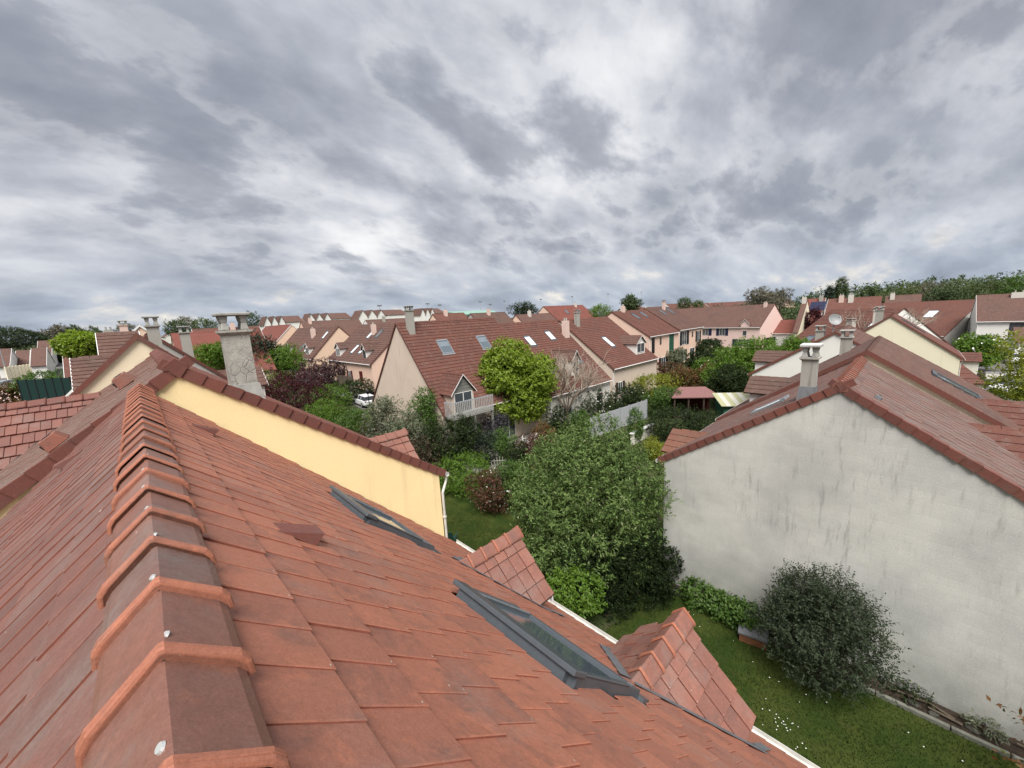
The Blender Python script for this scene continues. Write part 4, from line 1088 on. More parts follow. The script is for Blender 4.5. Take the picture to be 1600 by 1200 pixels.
# beige house in the middle and the row that steps away from it
be = house('house', 'beige house with a stained gable and railed balcony, behind the round lime green tree', 'house', (16.0, 24.5, 0), 0, 11.0, 12.2, 4.05, 11.0, W_BEIGE, RF_RED, TRIM,
      yr=5.95, chim=[(0, .95, 8.15, .55, .5, 1.65, CH_GREY, CONC)],
      sky=[(0, 2.85, 5.45, 1.05, 1.3, PANE_SKY, METAL_L, BLIND), (0, 7.35, 5.45, 1.0, 1.35, PANE_SKY, METAL_L, BLIND)],
      dorm=[(0, 1.75, 2.3, -.34, 1.2, (W_BEIGE, RF_RED, WHITE, WHITE, PANE), dict(rise=1.75, hood=DBOARD, wh=1.9))], gutter=PVC, e=.335,
      wins=[('f', 1.2, .2, 2.4, 2.2, WHITE, PANE, dict(mull=2)), ('f', 6.0, .3, 1.6, 2.0, WHITE, PANE)])
house('house', 'low roofed house joined on right of the beige one, behind the lime green tree', 'house', (27.05, 23.2, 0), 0, 10.6, 14.2, 3.6, 10.3, W_OFF, RF_RED, WHITE, yr=7.6, skip_verge=(1,),
      chim=[(0, 9.7, 7.2, .75, .55, 1.8, CH_PINK, CH_GREY, 2)], sky=[sk(0, 2.9, 6.4, .85, 1.35, PANE_CLEAR), sk(0, 6.7, 6.9, .85, 1.3, PANE_CLEAR), sk(0, 7.7, 2.9, .8, 1.35, PANE_SKY)],
      dorm=[(0, 5.4, 1.3, .9, 1.4, (W_WHITE, RF_BROWN, WHITE, DARKW, PANE), dict(rise=1.9, hood=DBOARD, wh=1.6))], gutter=WHITE, e=.335,
      wins=[('f', 7.9, .1, 1.0, 2.1, RUST, PANE), ('f', 2.0, .9, 1.4, 1.2, WHITE, PANE)])
house('house', 'house with the long plain gable and white side dormer, third of the middle row', 'house', (40.0, 24.3, .1), 0, 11.5, 14.4, 4.3, 10.1, W_BEIGE, RF_RED, TRIM, yr=7.8, skip_verge=(1,),
      chim=[(0, 2.3, 8.3, .6, .5, 1.6, CH_GREY, CONC)], sky=[sk(0, 4.3, 3.4, .9, 1.9, PANE_CLEAR, METAL)], dorm=[(0, 8.6, 2.6, .9, .75, (W_WHITE, RF_BROWN, WHITE, WHITE, PANE), dict(rise=1.5))], gutter=WHITE, e=.335,
      wins=[('f', 1.2, 1.0, 1.0, 1.3, WHITE, PANE, dict(shutters=DARKW, mull=1)), ('f', 6.5, 1.0, 1.2, 1.3, WHITE, PANE)])
house('house', 'tall pink two storey house with dark green shutters on its cream front', 'house', (60.0, 29.7, .3), 0, 11.6, 13.6, 6.4, 10.6, W_PINK, RF_RED, TRIM, yr=6.8,
      chim=[(0, 3.3, 7.7, .7, .5, 1.0, CH_PINK, CH_GREY, 2)], sky=[sk(0, 4.8, 5.2, .9, 1.6), sk(0, 8.4, 5.6, .9, 1.6)], gutter=WHITE,
      wins=[('f', .9, 3.4, 1.1, 2.5, WHITE, PANE, dict(shutters=BLACK, shut=True)), ('f', 4.0, 4.6, .6, 1.2, DARKW, PANE, dict(mull=0)), ('f', 7.6, 2.9, 1.9, 3.2, WHITE, PANE, dict(shutters=GREENP, shut=True)), ('f', .9, .1, 1.4, 2.2, WHITE, PANE, dict(shutters=BLACK)), ('f', 4.6, .1, 1.7, 2.2, WHITE, PANE, dict(shutters=BLACK))])
house('house', 'pink house with white front and black shutters at the end of the middle row', 'house', (75.0, 31.0, .4), 0, 12.0, 14.0, 6.4, 10.8, W_PINK, RF_BROWN, TRIM, yr=7.0,
      chim=[(0, 7.0, 7.4, .7, .5, 1.5, CH_PINK, CH_GREY)], sky=[sk(0, 4.2, 5.4, .9, 1.8), sk(0, 8.3, 5.8, .9, 1.8)], gutter=WHITE,
      wins=[('f', 1.4, 3.3, 2.2, 2.6, WHITE, PANE, dict(shutters=BLACK)), ('f', 6.3, 4.5, .6, 1.1, DARKW, PANE, dict(mull=0)), ('f', 9.0, 3.4, 1.4, 2.1, WHITE, PANE, dict(shutters=BLACK)), ('f', 1.4, .1, 1.6, 2.2, WHITE, PANE, dict(shutters=BLACK)), ('f', 5.4, .1, 2.4, 2.2, WHITE, PANE), ('f', 9.4, .1, 1.4, 2.2, WHITE, PANE, dict(shutters=BLACK))])

def on_line(name, label, eave_l, eave_r, zrel, L=None, W=11.0, rise=5.2, base=None, swap=False, zadd=0., **kw):
    """front eave corners given by picture points at a known eave height"""
    a = on_z(*eave_l, zrel); b = on_z(*eave_r, zrel)
    return a, b
# the two rose pink terraces, gable towards us
def from_front(label, a, b, ze, zr, W, wall, roof, trim, z0=0, cat='house', group=None, **kw):
    a = Vector(a[:2]); b = Vector(b[:2]); d = b - a
    return house('house', label, cat, (a.x, a.y, z0), math.atan2(d.y, d.x), d.length, W, ze - z0, zr - z0, wall, roof, trim, group=group, **kw)
PA = on_z(1105, 507, 5.2) * .86 + on_z(1188, 511, 5.2) * .14
a_ = on_z(1188, 511, 5.2); b_ = on_z(1262, 501, 5.2)
gd = Vector((b_.x - a_.x, b_.y - a_.y)).normalized(); fd = Vector((-gd.y, gd.x))
wg = 15.0
p0 = Vector((a_.x, a_.y)) + fd * 27.0; p1 = Vector((a_.x, a_.y))
from_front('rose pink terrace with navy shutters and a wide blank gable, right of the middle row', p0, p1, 5.3, 10.55, wg, W_ROSE, RF_BROWN, TRIM, z0=.2, plain=True,
      chim=[(0, 25.2, 8.2, .7, .6, 1.0, CH_PINK, CONC, 2)], gutter=WHITE, wins=[('f', 23.0, 2.9, 1.0, 1.7, WHITE, PANE, dict(mull=0)), ('f', 12.6, 2.9, 1.7, 1.8, WHITE, PANE, dict(shutters=NAVY)), ('f', 17.2, 2.9, 1.5, 1.8, WHITE, PANE, dict(shutters=NAVY)), ('f', 3.5, 3.0, 1.0, 1.7, WHITE, PANE, dict(mull=0)),
          ('f', 3.0, .2, 1.8, 1.7, WHITE, PANE, dict(shutters=NAVY)), ('f', 12.6, .2, 1.6, 1.7, WHITE, PANE, dict(shutters=NAVY)), ('f', 22.0, .2, 2.6, 1.8, WHITE, PANE, dict(shutters=NAVY))],
      dorm=[(0, 23.5, 2.2, -.05, 1.1, (W_ROSE, RF_BROWN, WHITE, WHITE, PANE), dict(rise=.7, win=False)), (0, 4.0, 2.2, -.05, 1.1, (W_ROSE, RF_BROWN, WHITE, WHITE, PANE), dict(rise=.7, win=False))])
q0 = p0 + fd * 3.0 - gd * 1.0
from_front('brown roofed pink house with two dark roof windows, left of the rose pink terrace', q0 + fd * 14, q0, 5.4, 10.2, 13.0, W_PINK, RF_DARK, TRIM, z0=.4, plain=True, chim=[(0, 12.5, 7.5, .7, .6, 1.1, CH_PINK, CONC, 2)],
      sky=[sk(0, 4.0, 5.4, 1.4, 1.9), sk(0, 9.0, 5.4, 1.4, 1.9)], gutter=WHITE)
c0_ = p1 + gd * (wg - 1.0) - fd * 5.0
from_front('low red roofed annex against the rose pink gable', c0_ + fd * 5 - gd * 6.5, c0_ - fd * 6 - gd * 6.5, 3.3, 6.3, 9.0, W_WHITE, RF_BRICK, TRIM, z0=0, plain=True, gutter=WHITE)

# the chain behind the grey gable house
house('house', 'greyed roof joined on behind the blockwork gable house, with a wide open roof window', 'house', (20.52, -3.9, 0), 0, 7.6, 10.1, 5.55, 8.93, W_CREAM, RF_BROWN, T_VERGE, yr=5.0,
      chim=[(1, 6.6, 4.7, .55, .45, .75, CH_GREY, CONC)], sky=[(0, 3.0, 2.1, 1.1, 1.5, PANE_SKY, METAL)], dorm=[(1, 2.4, 1.9, .75, .65, (W_WHITE, RF_DARK, TRIM, WHITE, PANE), dict(rise=.6, wh=.7)), (0, 2.9, 2.6, -.6, .55, (W_OFF, RF_RED, TRIM, WHITE, PANE), dict(rise=.9))], gutter=WHITE, e=.375)
h305 = house('house', 'white gabled house behind the grey chimney, a satellite dish on its chimney', 'house', (36.0, -1.3, 0), 0, 8.6, 10.1, 5.45, 8.68, W_WHITE, RF_BROWN, T_VERGE, yr=5.03,
      chim=[(1, .8, 4.9, .6, .5, .55, CH_GREY, CONC)], gutter=WHITE, dorm=[(1, 3.0, 2.2, -.3, .65, (W_WHITE, RF_DARK, TRIM, WHITE, PANE), dict(rise=.9))])
house('house', 'cream gabled house with white downpipe right of the greyed roofs', 'house', (56.0, -3.6, 0), 0, 9.0, 10.2, 4.9, 9.0, W_CREAM2, RF_RED, T_VERGE, yr=5.1,
      chim=[(1, .6, 5.4, .8, .6, 1.2, CH_GREY, CONC), (1, 3.6, 5.0, .7, .6, 1.3, CH_WHITE, CONC)], sky=[sk(0, 3.5, 3.2, 1.2, 2.2)], gutter=PVC, dorm=[(0, 6.6, 2.8, -1.6, .5, (W_OFF, RF_RED, TRIM, WHITE, PANE), dict(rise=.3))])
LA, LB = on_z(1491, 597, 2.3), on_z(1538, 597, 2.3); LD = Vector((LB.x - LA.x, LB.y - LA.y))
house('shed', 'tiled lean-to garage right of the cream gable with the downpipe', 'shed', (LA.x, LA.y, 0), math.atan2(LD.y, LD.x), LD.length, 15.0, 2.3, 5.4, W_CREAM2, RF_RED, TRIM, e=.95)
house('house', 'wide roofed house with the roof windows behind the satellite dish', 'house', (60.0, 1.5, 0), rz90 - .02, 22, 12.5, 5.0, 10.1, W_WHITE, RF_RED, TRIM, e=.34, z0=0) if False else None
a_ = on_z(1222, 545, 4.6); b_ = on_z(1335, 540, 4.6)
RWA = Vector((78.0, 14.8)); RWB = RWA + Vector((-.555, -.832)) * 10.5
from_front('long red roofed house with roof windows behind the satellite dish', RWA, RWB, 3.35, 9.2, 18.7, W_WHITE, RF_RED, TRIM, plain=False, e=.4, sky=[sk(0, 2.0, 1.3, 1.2, 2.1), sk(0, 5.4, .9, 1.2, 2.1), sk(0, 9.0, 6.2, 1.1, 2.0, PANE_CLEAR)], chim=[(0, 7.4, 5.0, .9, .7, 1.5, CH_WHITE, CONC)], gutter=WHITE)
a_ = on_z(1476, 523, 5.0)
BE = Vector((110.2, -4.7)); BA = BE + Vector((.426, .904)) * 17
from_front('big brown roof with one white roof window and grey gable by the white house', BA, BE, 3.0, 9.35, 22.0, W_GREYR, RF_RED, TRIM, plain=True, sky=[sk(0, 11.0, 6.4, 1.5, 2.4, PANE_CLEAR)], gutter=WHITE)
wh = house('house', 'white two storey house at the right edge with a garage in front', 'house', (105.0, -8.0, 0), -rz90, 22, 12, 5.9, 10.2, W_WHITE, RF_BROWN, WHITE, plain=True, sky=[sk(0, 6.3, 4.0, 1.9, 1.7, PANE_CLEAR)], gutter=WHITE, chim=[(0, 4.6, 6.5, 1.6, .7, .7, CH_WHITE, CONC, 2)],
      wins=[('f', 3.6, 3.4, 2.6, 2.0, BLACK, PANE), ('f', 12.0, 2.6, 2.2, 2.6, BLACK, PANE)])
ga = house('garage', 'white garage with a roller door and hipped brown roof before the white house', 'garage', (96.0, -11.5, 0), -rz90, 9.0, 7.5, 3.0, 5.0, W_WHITE, RF_BROWN, TRIM, plain=True)
gd_ = MB(); gd_.box(1.6, 6.4, -.06, -.01, .05, 2.5); 
for k in range(6): gd_.box(1.62, 6.38, -.085, -.062, .1 + k * .4, .1 + k * .4 + .36)
gd_.build('roller_door', WHITE, ga)

# pink houses left of the middle
house('house', 'pink house with shuttered ground floor windows left of the beige gable', 'house', (23.4, 70.0, 2.0), -rz90, 17.0, 13.0, 3.6, 9.0, W_PINK, RF_BROWN, TRIM, yr=6.4, e=.4,
      chim=[(0, 9.0, 6.0, .7, .6, 1.5, CH_PINK, CONC, 2)], sky=[sk(0, 7.5, 5.0, .9, 1.5, PANE_CLEAR), sk(0, 10.4, 5.2, .9, 1.5), sk(0, 6.8, 1.6, .9, 1.7, PANE_CLEAR), sk(0, 9.8, 1.6, .9, 1.7, PANE_CLEAR)],
      dorm=[(0, 3.2, 2.2, .6, .8, (W_WHITE, RF_BROWN, WHITE, WHITE, PANE)), (0, 13.6, 1.4, .6, 1.3, (W_WHITE, RF_BROWN, WHITE, DARKW, PANE))], gutter=WHITE,
      wins=[('f', 4.5, .7, 1.3, 1.4, WHITE, PANE, dict(shutters=RUST)), ('f', 8.2, .7, 1.0, 1.3, WHITE, PANE, dict(shutters=RUST)), ('f', 12.4, .05, 1.1, 2.1, RUST, RUST, dict(mull=0))])
house('house', 'peach gabled house with a twin flue chimney and side dormers, left of centre', 'house', (22.3, 100.0, 2.6), -rz90, 25.0, 11.0, 3.0, 8.4, W_PEACH, RF_BROWN, TRIM, yr=5.3, e=.45,
      chim=[(0, 16.0, 5.0, .9, .7, 1.6, CH_PINK, CONC, 2)], sky=[sk(0, 21.5, 4.6, 1.0, 1.6, PANE_CLEAR), sk(0, 14.0, 1.2, .9, 1.6, PANE_SKY), sk(0, 17.5, 1.2, .9, 1.6, PANE_CLEAR)],
      dorm=[(0, 8.5, 2.4, .5, .7, (W_WHITE, RF_BROWN, WHITE, WHITE, PANE)), (0, 21.0, 2.4, .5, .7, (W_WHITE, RF_BROWN, WHITE, WHITE, PANE))], gutter=WHITE)
house('house', 'peach end gable house with a plain brick red roof, far left of centre', 'house', (21.0, 126.0, 3.4), -rz90, 25.0, 12.0, 3.0, 8.6, W_PEACH, RF_BRICK, WHITE, yr=5.6, plain=True)

# far roofs
FAR = 'distant roofs on the skyline'
def far(label, orient, D, l, r, hw, wall, roof, rise=None, plain=True, chim=True, seed=0, eave=5.0, **kw):
    P = on_y if orient == 'X' else on_x
    a, b = P(*l, D), P(*r, D); zr = (a.z + b.z) / 2; rise = rise or hw * .8
    c0 = a if orient == 'X' else a; 
    if orient == 'X':
        x0, x1 = min(a.x, b.x), max(a.x, b.x); loc = (x0, D - hw); rz = 0; L = x1 - x0
    else:
        y0, y1 = min(a.y, b.y), max(a.y, b.y); loc = (D - hw, y1); rz = -rz90; L = y1 - y0
    g = ground_z(*loc); rn = random.Random(seed + int(l[0]))
    ch = [(0, L * rn.uniform(.1, .9), hw * 1.15, .8, .6, 1.3, rn.choice([CH_WHITE, CH_PINK, CH_GREY]), CONC, 2)] if chim else []
    if 'sky' in kw: kw['sky'] = [(s, L * f, u, 1.1, 1.8, p, METAL) for s, f, u, p in kw['sky']]
    return house('house', label, 'house', (loc[0], loc[1], g), rz, L, hw * 2, zr - rise - g, zr - g, wall, roof, TRIM if wall not in (W_WHITE, W_OFF) else WHITE, plain=plain, chim=kw.pop('chimn', ch), **kw)
far('long brick red roof with a small roof window left of the cracked chimney', 'X', 74, (268, 523), (402, 512), 7.5, W_PEACH, RF_BRICK, sky=[(0, .42, 2.8, PANE_SKY)], chim=False)
far('red roof behind the long brick red one at left', 'X', 96, (300, 516), (404, 508), 6, W_WHITE, RF_RED)
far('grey gabled house with a white end between the two left chimneys', 'Y', 14, (277, 511), (268, 516), 4.5, W_OFF, RF_DARK, rise=3.5)
far('brown roofed house behind the cream gable at left, small white chimneys', 'X', 70, (165, 527), (225, 522), 6, W_CREAM, RF_BROWN)
far('brown roof with a white gable edge beside the lime green tree at left', 'X', 64, (98, 540), (128, 537), 4.5, W_WHITE, RF_RED, chim=False)
far('brown coursed roof with white verges climbing behind the cream gable at left', 'X', 40, (152, 524), (214, 515), 7.0, W_WHITE, RF_BROWN, plain=False, chim=False)
for i, (l, r_, D) in enumerate((((60, 534), (80, 531), 112), ((80, 532), (104, 528), 122), ((26, 549), (46, 546), 110), ((0, 546), (17, 544), 105), ((50, 545), (72, 542), 100))):
    far(('white sided house with brown roof, nearest the umbrella pine', 'small white house with brown roof, highest of the far left cluster', 'white house under the umbrella pine', 'white gabled house at the extreme left edge', 'small white house below the others at far left')[i], 'X', D, l, r_, 4.5, W_WHITE, RF_BROWN, rise=2.6, seed=i, chim=False)
lab = ('white apartment block with stepped gables, leftmost of the far white blocks', 'white apartment block with stepped gables, second of the far white blocks', 'white apartment block with stepped gables, behind the yellow blossoming tree', 'white apartment block with small windows right of the beige house chimney')
for i, (l, r_, D) in enumerate((((402, 497), (466, 492), 190), ((468, 493), (540, 487), 190), ((546, 489), (626, 481), 185), ((641, 486), (684, 479), 180))):
    a, b = on_y(*l, D), on_y(*r_, D); zr = (a.z + b.z) / 2; x0, x1 = a.x, b.x; g = ground_z(x0, D); L = x1 - x0
    o = house('apartment_block', lab[i], 'building', (x0 + L * .5, D - 7, g), 0, L * .5, 14, zr - 2.6 - g, zr - g, W_WHITE, RF_BROWN, WHITE, plain=True, group='white apartment blocks on the horizon', over=.3, wins=[('f', L * f, zr - g - 6.6, 1.4, 1.4, WHITE, PANE, dict(mull=0)) for f in (.08, .2, .34)])
    for k, f in enumerate((-.5, -.335, -.17)):
        w = L * .165; m = MB(); x = L * f; zb = zr - g - 4.6; zt = zr - g - .3
        A = [(x, -2.6, zb - 8), (x + w, -2.6, zb - 8), (x + w, -2.6, zb + 1.2), (x + w / 2, -2.6, zt), (x, -2.6, zb + 1.2)]; B = [(p, 6, c) for p, q, c in A]
        m.mesh(A + B, [(0, 1, 2, 3, 4)] + [(i_, 5 + i_, 5 + (i_ + 1) % 5, (i_ + 1) % 5) for i_ in range(5)]); gbl = m.build('gable_bay', W_WHITE, o)
        m = MB(); m.mesh([(x - .3, -2.9, zb + .9), (x + w / 2, -2.9, zt + .25), (x + w / 2, 6, zt + .25), (x - .3, 6, zb + .9), (x + w + .3, -2.9, zb + .9), (x + w + .3, 6, zb + .9)], [(0, 1, 2, 3), (1, 4, 5, 2)]); m.build('bay_roof', RF_BROWN, gbl)
FR = [
 ('pale roof behind the white blocks, left of the beige house ridge', 'X', 120, (470, 503), (560, 498), 7, W_PINK, RF_BROWN),
 ('brown roof with a white end behind the pink house', 'X', 105, (570, 500), (634, 497), 7, W_WHITE, RF_BROWN),
 ('red roof with a pink gable just above the beige house ridge', 'X', 80, (676, 491), (724, 488), 6, W_PINK, RF_RED),
 ('dark red roof with a grey gable end right of the beige house ridge', 'X', 74, (735, 490), (788, 487), 6, W_GREYR, RF_DARK),
 ('brown roof below the evergreen crown near the centre', 'X', 70, (806, 492), (858, 489), 6, W_PINK, RF_BROWN),
 ('tall red roof with two dark roof windows standing above its neighbours', 'X', 88, (849, 479), (910, 476), 7, W_PINK, RF_BRICK),
 ('grey slate roofed house right of the tall red roof', 'X', 130, (917, 483), (942, 481), 6, W_OFF, RF_SLATE),
 ('brown roof with a pale gable behind the tall pink house', 'X', 100, (976, 478), (998, 475), 6, W_CREAM2, RF_RED),
 ('low brown roof over the first pink ridge', 'X', 125, (998, 481), (1040, 478), 7, W_PINK, RF_BROWN),
 ('red roof with white chimneys over the second pink ridge', 'X', 140, (1040, 476), (1098, 472), 7, W_WHITE, RF_RED),
 ('brown roof with a white dormer left of the rose pink terrace', 'X', 150, (1100, 474), (1150, 471), 7, W_WHITE, RF_RED),
 ('long brown roof behind the rose pink terrace', 'X', 160, (1150, 472), (1235, 467), 8, W_PINK, RF_BROWN),
]
for i, a in enumerate(FR):
    kw = {}
    if i == 5: kw['sky'] = [(0, .38, 4.5, PANE_SKY), (0, .7, 4.5, PANE_SKY)]
    far(a[0], *a[1:], seed=i * 7, **kw)
GR = [
 ('cream gable house with a dark blossoming bush, right of the rose pink gable', 'Y', 118, (1255, 468), (1262, 468), 9, W_CREAM2, RF_BROWN),
 ('red roof with a strip of solar panels', 'Y', 128, (1262, 467), (1290, 466), 8, W_WHITE, RF_BRICK),
 ('white gabled house right of the solar panels', 'Y', 112, (1295, 467), (1330, 466), 8, W_WHITE, RF_RED),
 ('wide red roof with a grey gable over the satellite dish', 'Y', 104, (1325, 465), (1378, 463), 9, W_GREYR, RF_RED),
 ('brown roof behind leafless branches at right', 'Y', 135, (1385, 462), (1440, 460), 9, W_CREAM2, RF_BROWN),
]
for i, a in enumerate(GR):
    kw = {}
    if i == 1: kw['solar'] = (0, 1.0, 5.5, 5, 2, glass_mat('solar_cell', (.012, .016, .05)), METAL)
    far(a[0], *a[1:], seed=i * 11, **kw)

# satellite dish on the white house chimney
p = on_x(1303, 500, 36.6)
d = MB(); n = 20; cdir = Vector((-.75, -.55, .35)).normalized(); u = cdir.orthogonal().normalized(); w = cdir.cross(u); rings = []
for k in range(5):
    r_ = .42 * k / 4; rings.append([p + u * (r_ * math.cos(2 * math.pi * i / n)) + w * (r_ * math.sin(2 * math.pi * i / n)) + cdir * (.16 * (k / 4) ** 2) for i in range(n)])
vs = sum(rings, []); fs = [(k * n + i, k * n + (i + 1) % n, (k + 1) * n + (i + 1) % n, (k + 1) * n + i) for k in range(4) for i in range(n)]
sd_ = world_thing('satellite_dish', 'pale satellite dish standing beside the grey chimneys', 'satellite dish', (p.x, p.y, p.z - .9))
d.mesh(vs, fs); d.build('reflector', flat('dish_grey', (.30, .31, .31), .5, .05), sd_, smooth=True)
d = MB(); d.tube(p, p - Vector((0, 0, 1.9)), .035); d.tube(p - u * .4, p + cdir * .6, .015); d.tube(p + cdir * .6, p + cdir * .72, .05, n=8); d.build('mast', ZINC, sd_)

# sports hall and floodlights
a = on_y(712, 489, 190); b = on_y(774, 484, 190); g = ground_z(a.x, 190)
hall = thing('sports_hall', 'low sports hall with a pale green curved roof on the horizon', 'building', (a.x, 190, g))
L = b.x - a.x; m = MB(); m.box(0, L, 0, 20, -1, a.z - g - 1); m.build('wall', W_WHITE, hall)
m = MB(); pr = [(-1, 0), (2, 1.4), (8, 2.2), (14, 2.2), (20, 1.2), (23, -.2)]
m.sweep([(p_[0], p_[1]) for p_ in pr] + [(23, -.7), (-1, -.5)], [(Vector((-1, 0, a.z - g - 1)), Vector((0, 1, 0)), Vector((0, 0, 1))), (Vector((L + 1, 0, a.z - g - 1)), Vector((0, 1, 0)), Vector((0, 0, 1)))], True); m.build('roof', flat('green_sheet', (.22, .36, .30), .5, .1), hall)
LG = 'floodlight masts on the skyline'
for i, (px, yt, yb, nl_) in enumerate(((750, 472, 492, 3), (766, 476, 490, 3), (788, 471, 484, 2), (845, 468, 490, 3), (894, 464, 480, 3), (950, 460, 486, 3), (1002, 457, 478, 2), (593, 478, 492, 3), (668, 475, 484, 3), (687, 477, 488, 3))):
    D = 200; t_ = on_y(px, yt, D); bb = ground_z(t_.x, D)
    o = thing('floodlight', ('floodlight mast above the sports hall', 'shorter floodlight mast right of the sports hall', 'slim mast beside the evergreen crown', 'floodlight mast left of the tall red roof', 'floodlight mast over the tall red roof', 'floodlight mast standing clear right of the tall red roof', 'slim mast with aerials right of the round dark tree', 'floodlight mast over the third white block', 'floodlight mast over the fourth white block', 'floodlight mast just left of the sports hall')[i], 'floodlight', (t_.x, D, bb), 0, LG)
    m = MB(); m.tube((0, 0, 0), (0, 0, t_.z - bb), .22, .12, 6); m.build('pole', ZINC, o)
    m = MB()
    for k in range(nl_): m.box((k - nl_ / 2) * .9, (k - nl_ / 2) * .9 + .75, -.25, .15, t_.z - bb - .1, t_.z - bb + .5)
    m.box(-1.4, 1.4, -.06, .06, t_.z - bb - .2, t_.z - bb - .101); m.build('lamp', METAL_L, o)

# ------------------------------------------------------------------ vegetation
L_OLIVE = leaf_mat('leaf_greygreen', (.048, .088, .022), (.17, .24, .075), .2, .6, (.06, (.21, .24, .12)), .12)
L_DARK = leaf_mat('leaf_dark_silver', (.024, .036, .018), (.056, .072, .042), .15, .6, (.05, (.09, .105, .075)), .1)
L_HEDGE = leaf_mat('leaf_hedge_dark', (.014, .026, .009), (.033, .05, .016), .2, .45, (.08, (.075, .10, .025)), .15)
L_LIME = leaf_mat('leaf_lime', (.15, .23, .022), (.26, .34, .042), .42, .5, (.08, (.27, .33, .06)))
L_MID = leaf_mat('leaf_mid', (.05, .105, .018), (.105, .175, .035), .32, .5)
L_FRESH = leaf_mat('leaf_fresh', (.075, .15, .016), (.145, .235, .03), .38, .5)
L_PURPLE = leaf_mat('leaf_purple', (.045, .010, .016), (.10, .022, .03), .3, .5)
L_RED = leaf_mat('leaf_photinia', (.085, .035, .022), (.17, .06, .04), .3, .4, (.25, (.05, .08, .025)))
L_YELLOW = leaf_mat('leaf_yellowgreen', (.16, .19, .02), (.28, .29, .035), .4, .5)
L_AUTUMN = leaf_mat('leaf_rust', (.12, .06, .025), (.20, .09, .03), .3, .5, (.3, (.08, .10, .025)))
L_SILVER = leaf_mat('leaf_silver', (.10, .12, .075), (.19, .205, .13), .25, .5)
L_CON = leaf_mat('needle_dark', (.014, .026, .014), (.03, .048, .022), .1, .6)
L_PINE = leaf_mat('needle_pine', (.018, .034, .012), (.04, .06, .02), .12, .6)
L_FAR = leaf_mat('leaf_far', (.07, .10, .036), (.135, .165, .068), .25, .6)
L_FARD = leaf_mat('leaf_far_dark', (.044, .072, .028), (.09, .12, .045), .2, .6)
L_BARE = leaf_mat('twig_haze', (.12, .11, .085), (.18, .165, .12), .2, .8)
F_WHITE = flat('petal_white', (.70, .70, .64), .6, .05)
F_PINK = flat('petal_pink', (.62, .42, .40), .6, .1)

def at(px, py, d):
    v = np.array([px - 800., -(py - 600.), -600.]) / 600. * d
    w = ROT @ v; return Vector((w[0], w[1], w[2] + H))
def px_m(d): return d / 600.
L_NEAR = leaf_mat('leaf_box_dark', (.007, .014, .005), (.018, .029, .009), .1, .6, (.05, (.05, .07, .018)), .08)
# big grey-green tree beside the blockwork gable
plant('tree', 'large dense grey-green tree overlapping the left corner of the blockwork gable', 'tree',
      [(12.9, 9.05, 3.15, 2.8, 2.7, 2.5), (11.8, 9.9, 3.7, 1.9, 2.0, 1.8), (13.8, 8.2, 3.6, 1.6, 1.6, 1.9), (13.1, 9.2, 4.5, 1.8, 1.9, 1.35), (11.7, 8.7, 2.3, 1.8, 1.8, 1.7), (13.4, 8.4, 2.3, 1.5, 1.6, 1.6), (12.3, 7.9, 2.3, 1.6, 1.4, 1.5), (13.9, 10.0, 3.9, 1.6, 1.6, 1.6)],
      L_OLIVE, 11500, 9, .14, trunk=(12.6, 9.0, 0, 2.6, .17, 8), seed=11, twig=.40, slim=.34, lump=.12, up=.55, inner=.05, bough=(105, .82))
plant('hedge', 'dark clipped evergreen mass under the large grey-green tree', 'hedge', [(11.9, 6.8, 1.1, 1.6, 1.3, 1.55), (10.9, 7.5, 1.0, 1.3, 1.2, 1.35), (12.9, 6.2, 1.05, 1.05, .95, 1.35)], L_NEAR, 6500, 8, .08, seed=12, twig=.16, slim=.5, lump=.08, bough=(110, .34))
plant('shrub', 'bright green leaved shrub between the far dormer and the dark clipped hedge', 'shrub', [(9.75, 7.3, 1.3, .72, .7, .75), (9.55, 7.9, 1.0, .6, .6, .8)], L_FRESH, 1000, 8, .10, seed=13, twig=.18, slim=.55)
plant('shrub', 'rounded dark silvery shrub standing against the blockwork gable', 'shrub', [(12.75, 1.05, 1.5, 1.15, 1.2, 1.3), (12.8, 1.4, 2.05, .8, .8, .85), (12.65, .6, 1.9, .85, .75, .9), (12.9, 1.0, 2.35, .7, .75, .75), (12.5, .3, 1.3, .7, .6, .8), (12.6, 1.7, 1.3, .75, .7, .8)], L_DARK, 5000, 9, .078, seed=14, twig=.36, slim=.42, up=.9, lump=.15, inner=.15, bough=(110, .36))
for i, (x, y) in enumerate(((13.55, 4.6), (13.5, 3.7), (13.45, 3.1))):
    plant('bedding_plant', ('low leafy plant in the bed, nearest the dark clipped hedge', 'low leafy plant in the middle of the raised bed', 'low leafy plant in the bed beside the wooden box')[i], 'plant', [(x, y, .35, .42, .55, .42)], L_MID, 260, 7, .12, seed=15 + i, twig=.2, slim=.5, group='low plants in the raised bed')
plant('shrub', 'sparse reddish leaved branch reaching in at the right edge above the lawn', 'shrub', [(12.2, -3.35, 1.6, .8, .9, .9)], L_AUTUMN, 120, 8, .12, seed=19, twig=.5, slim=.5, inner=.6)
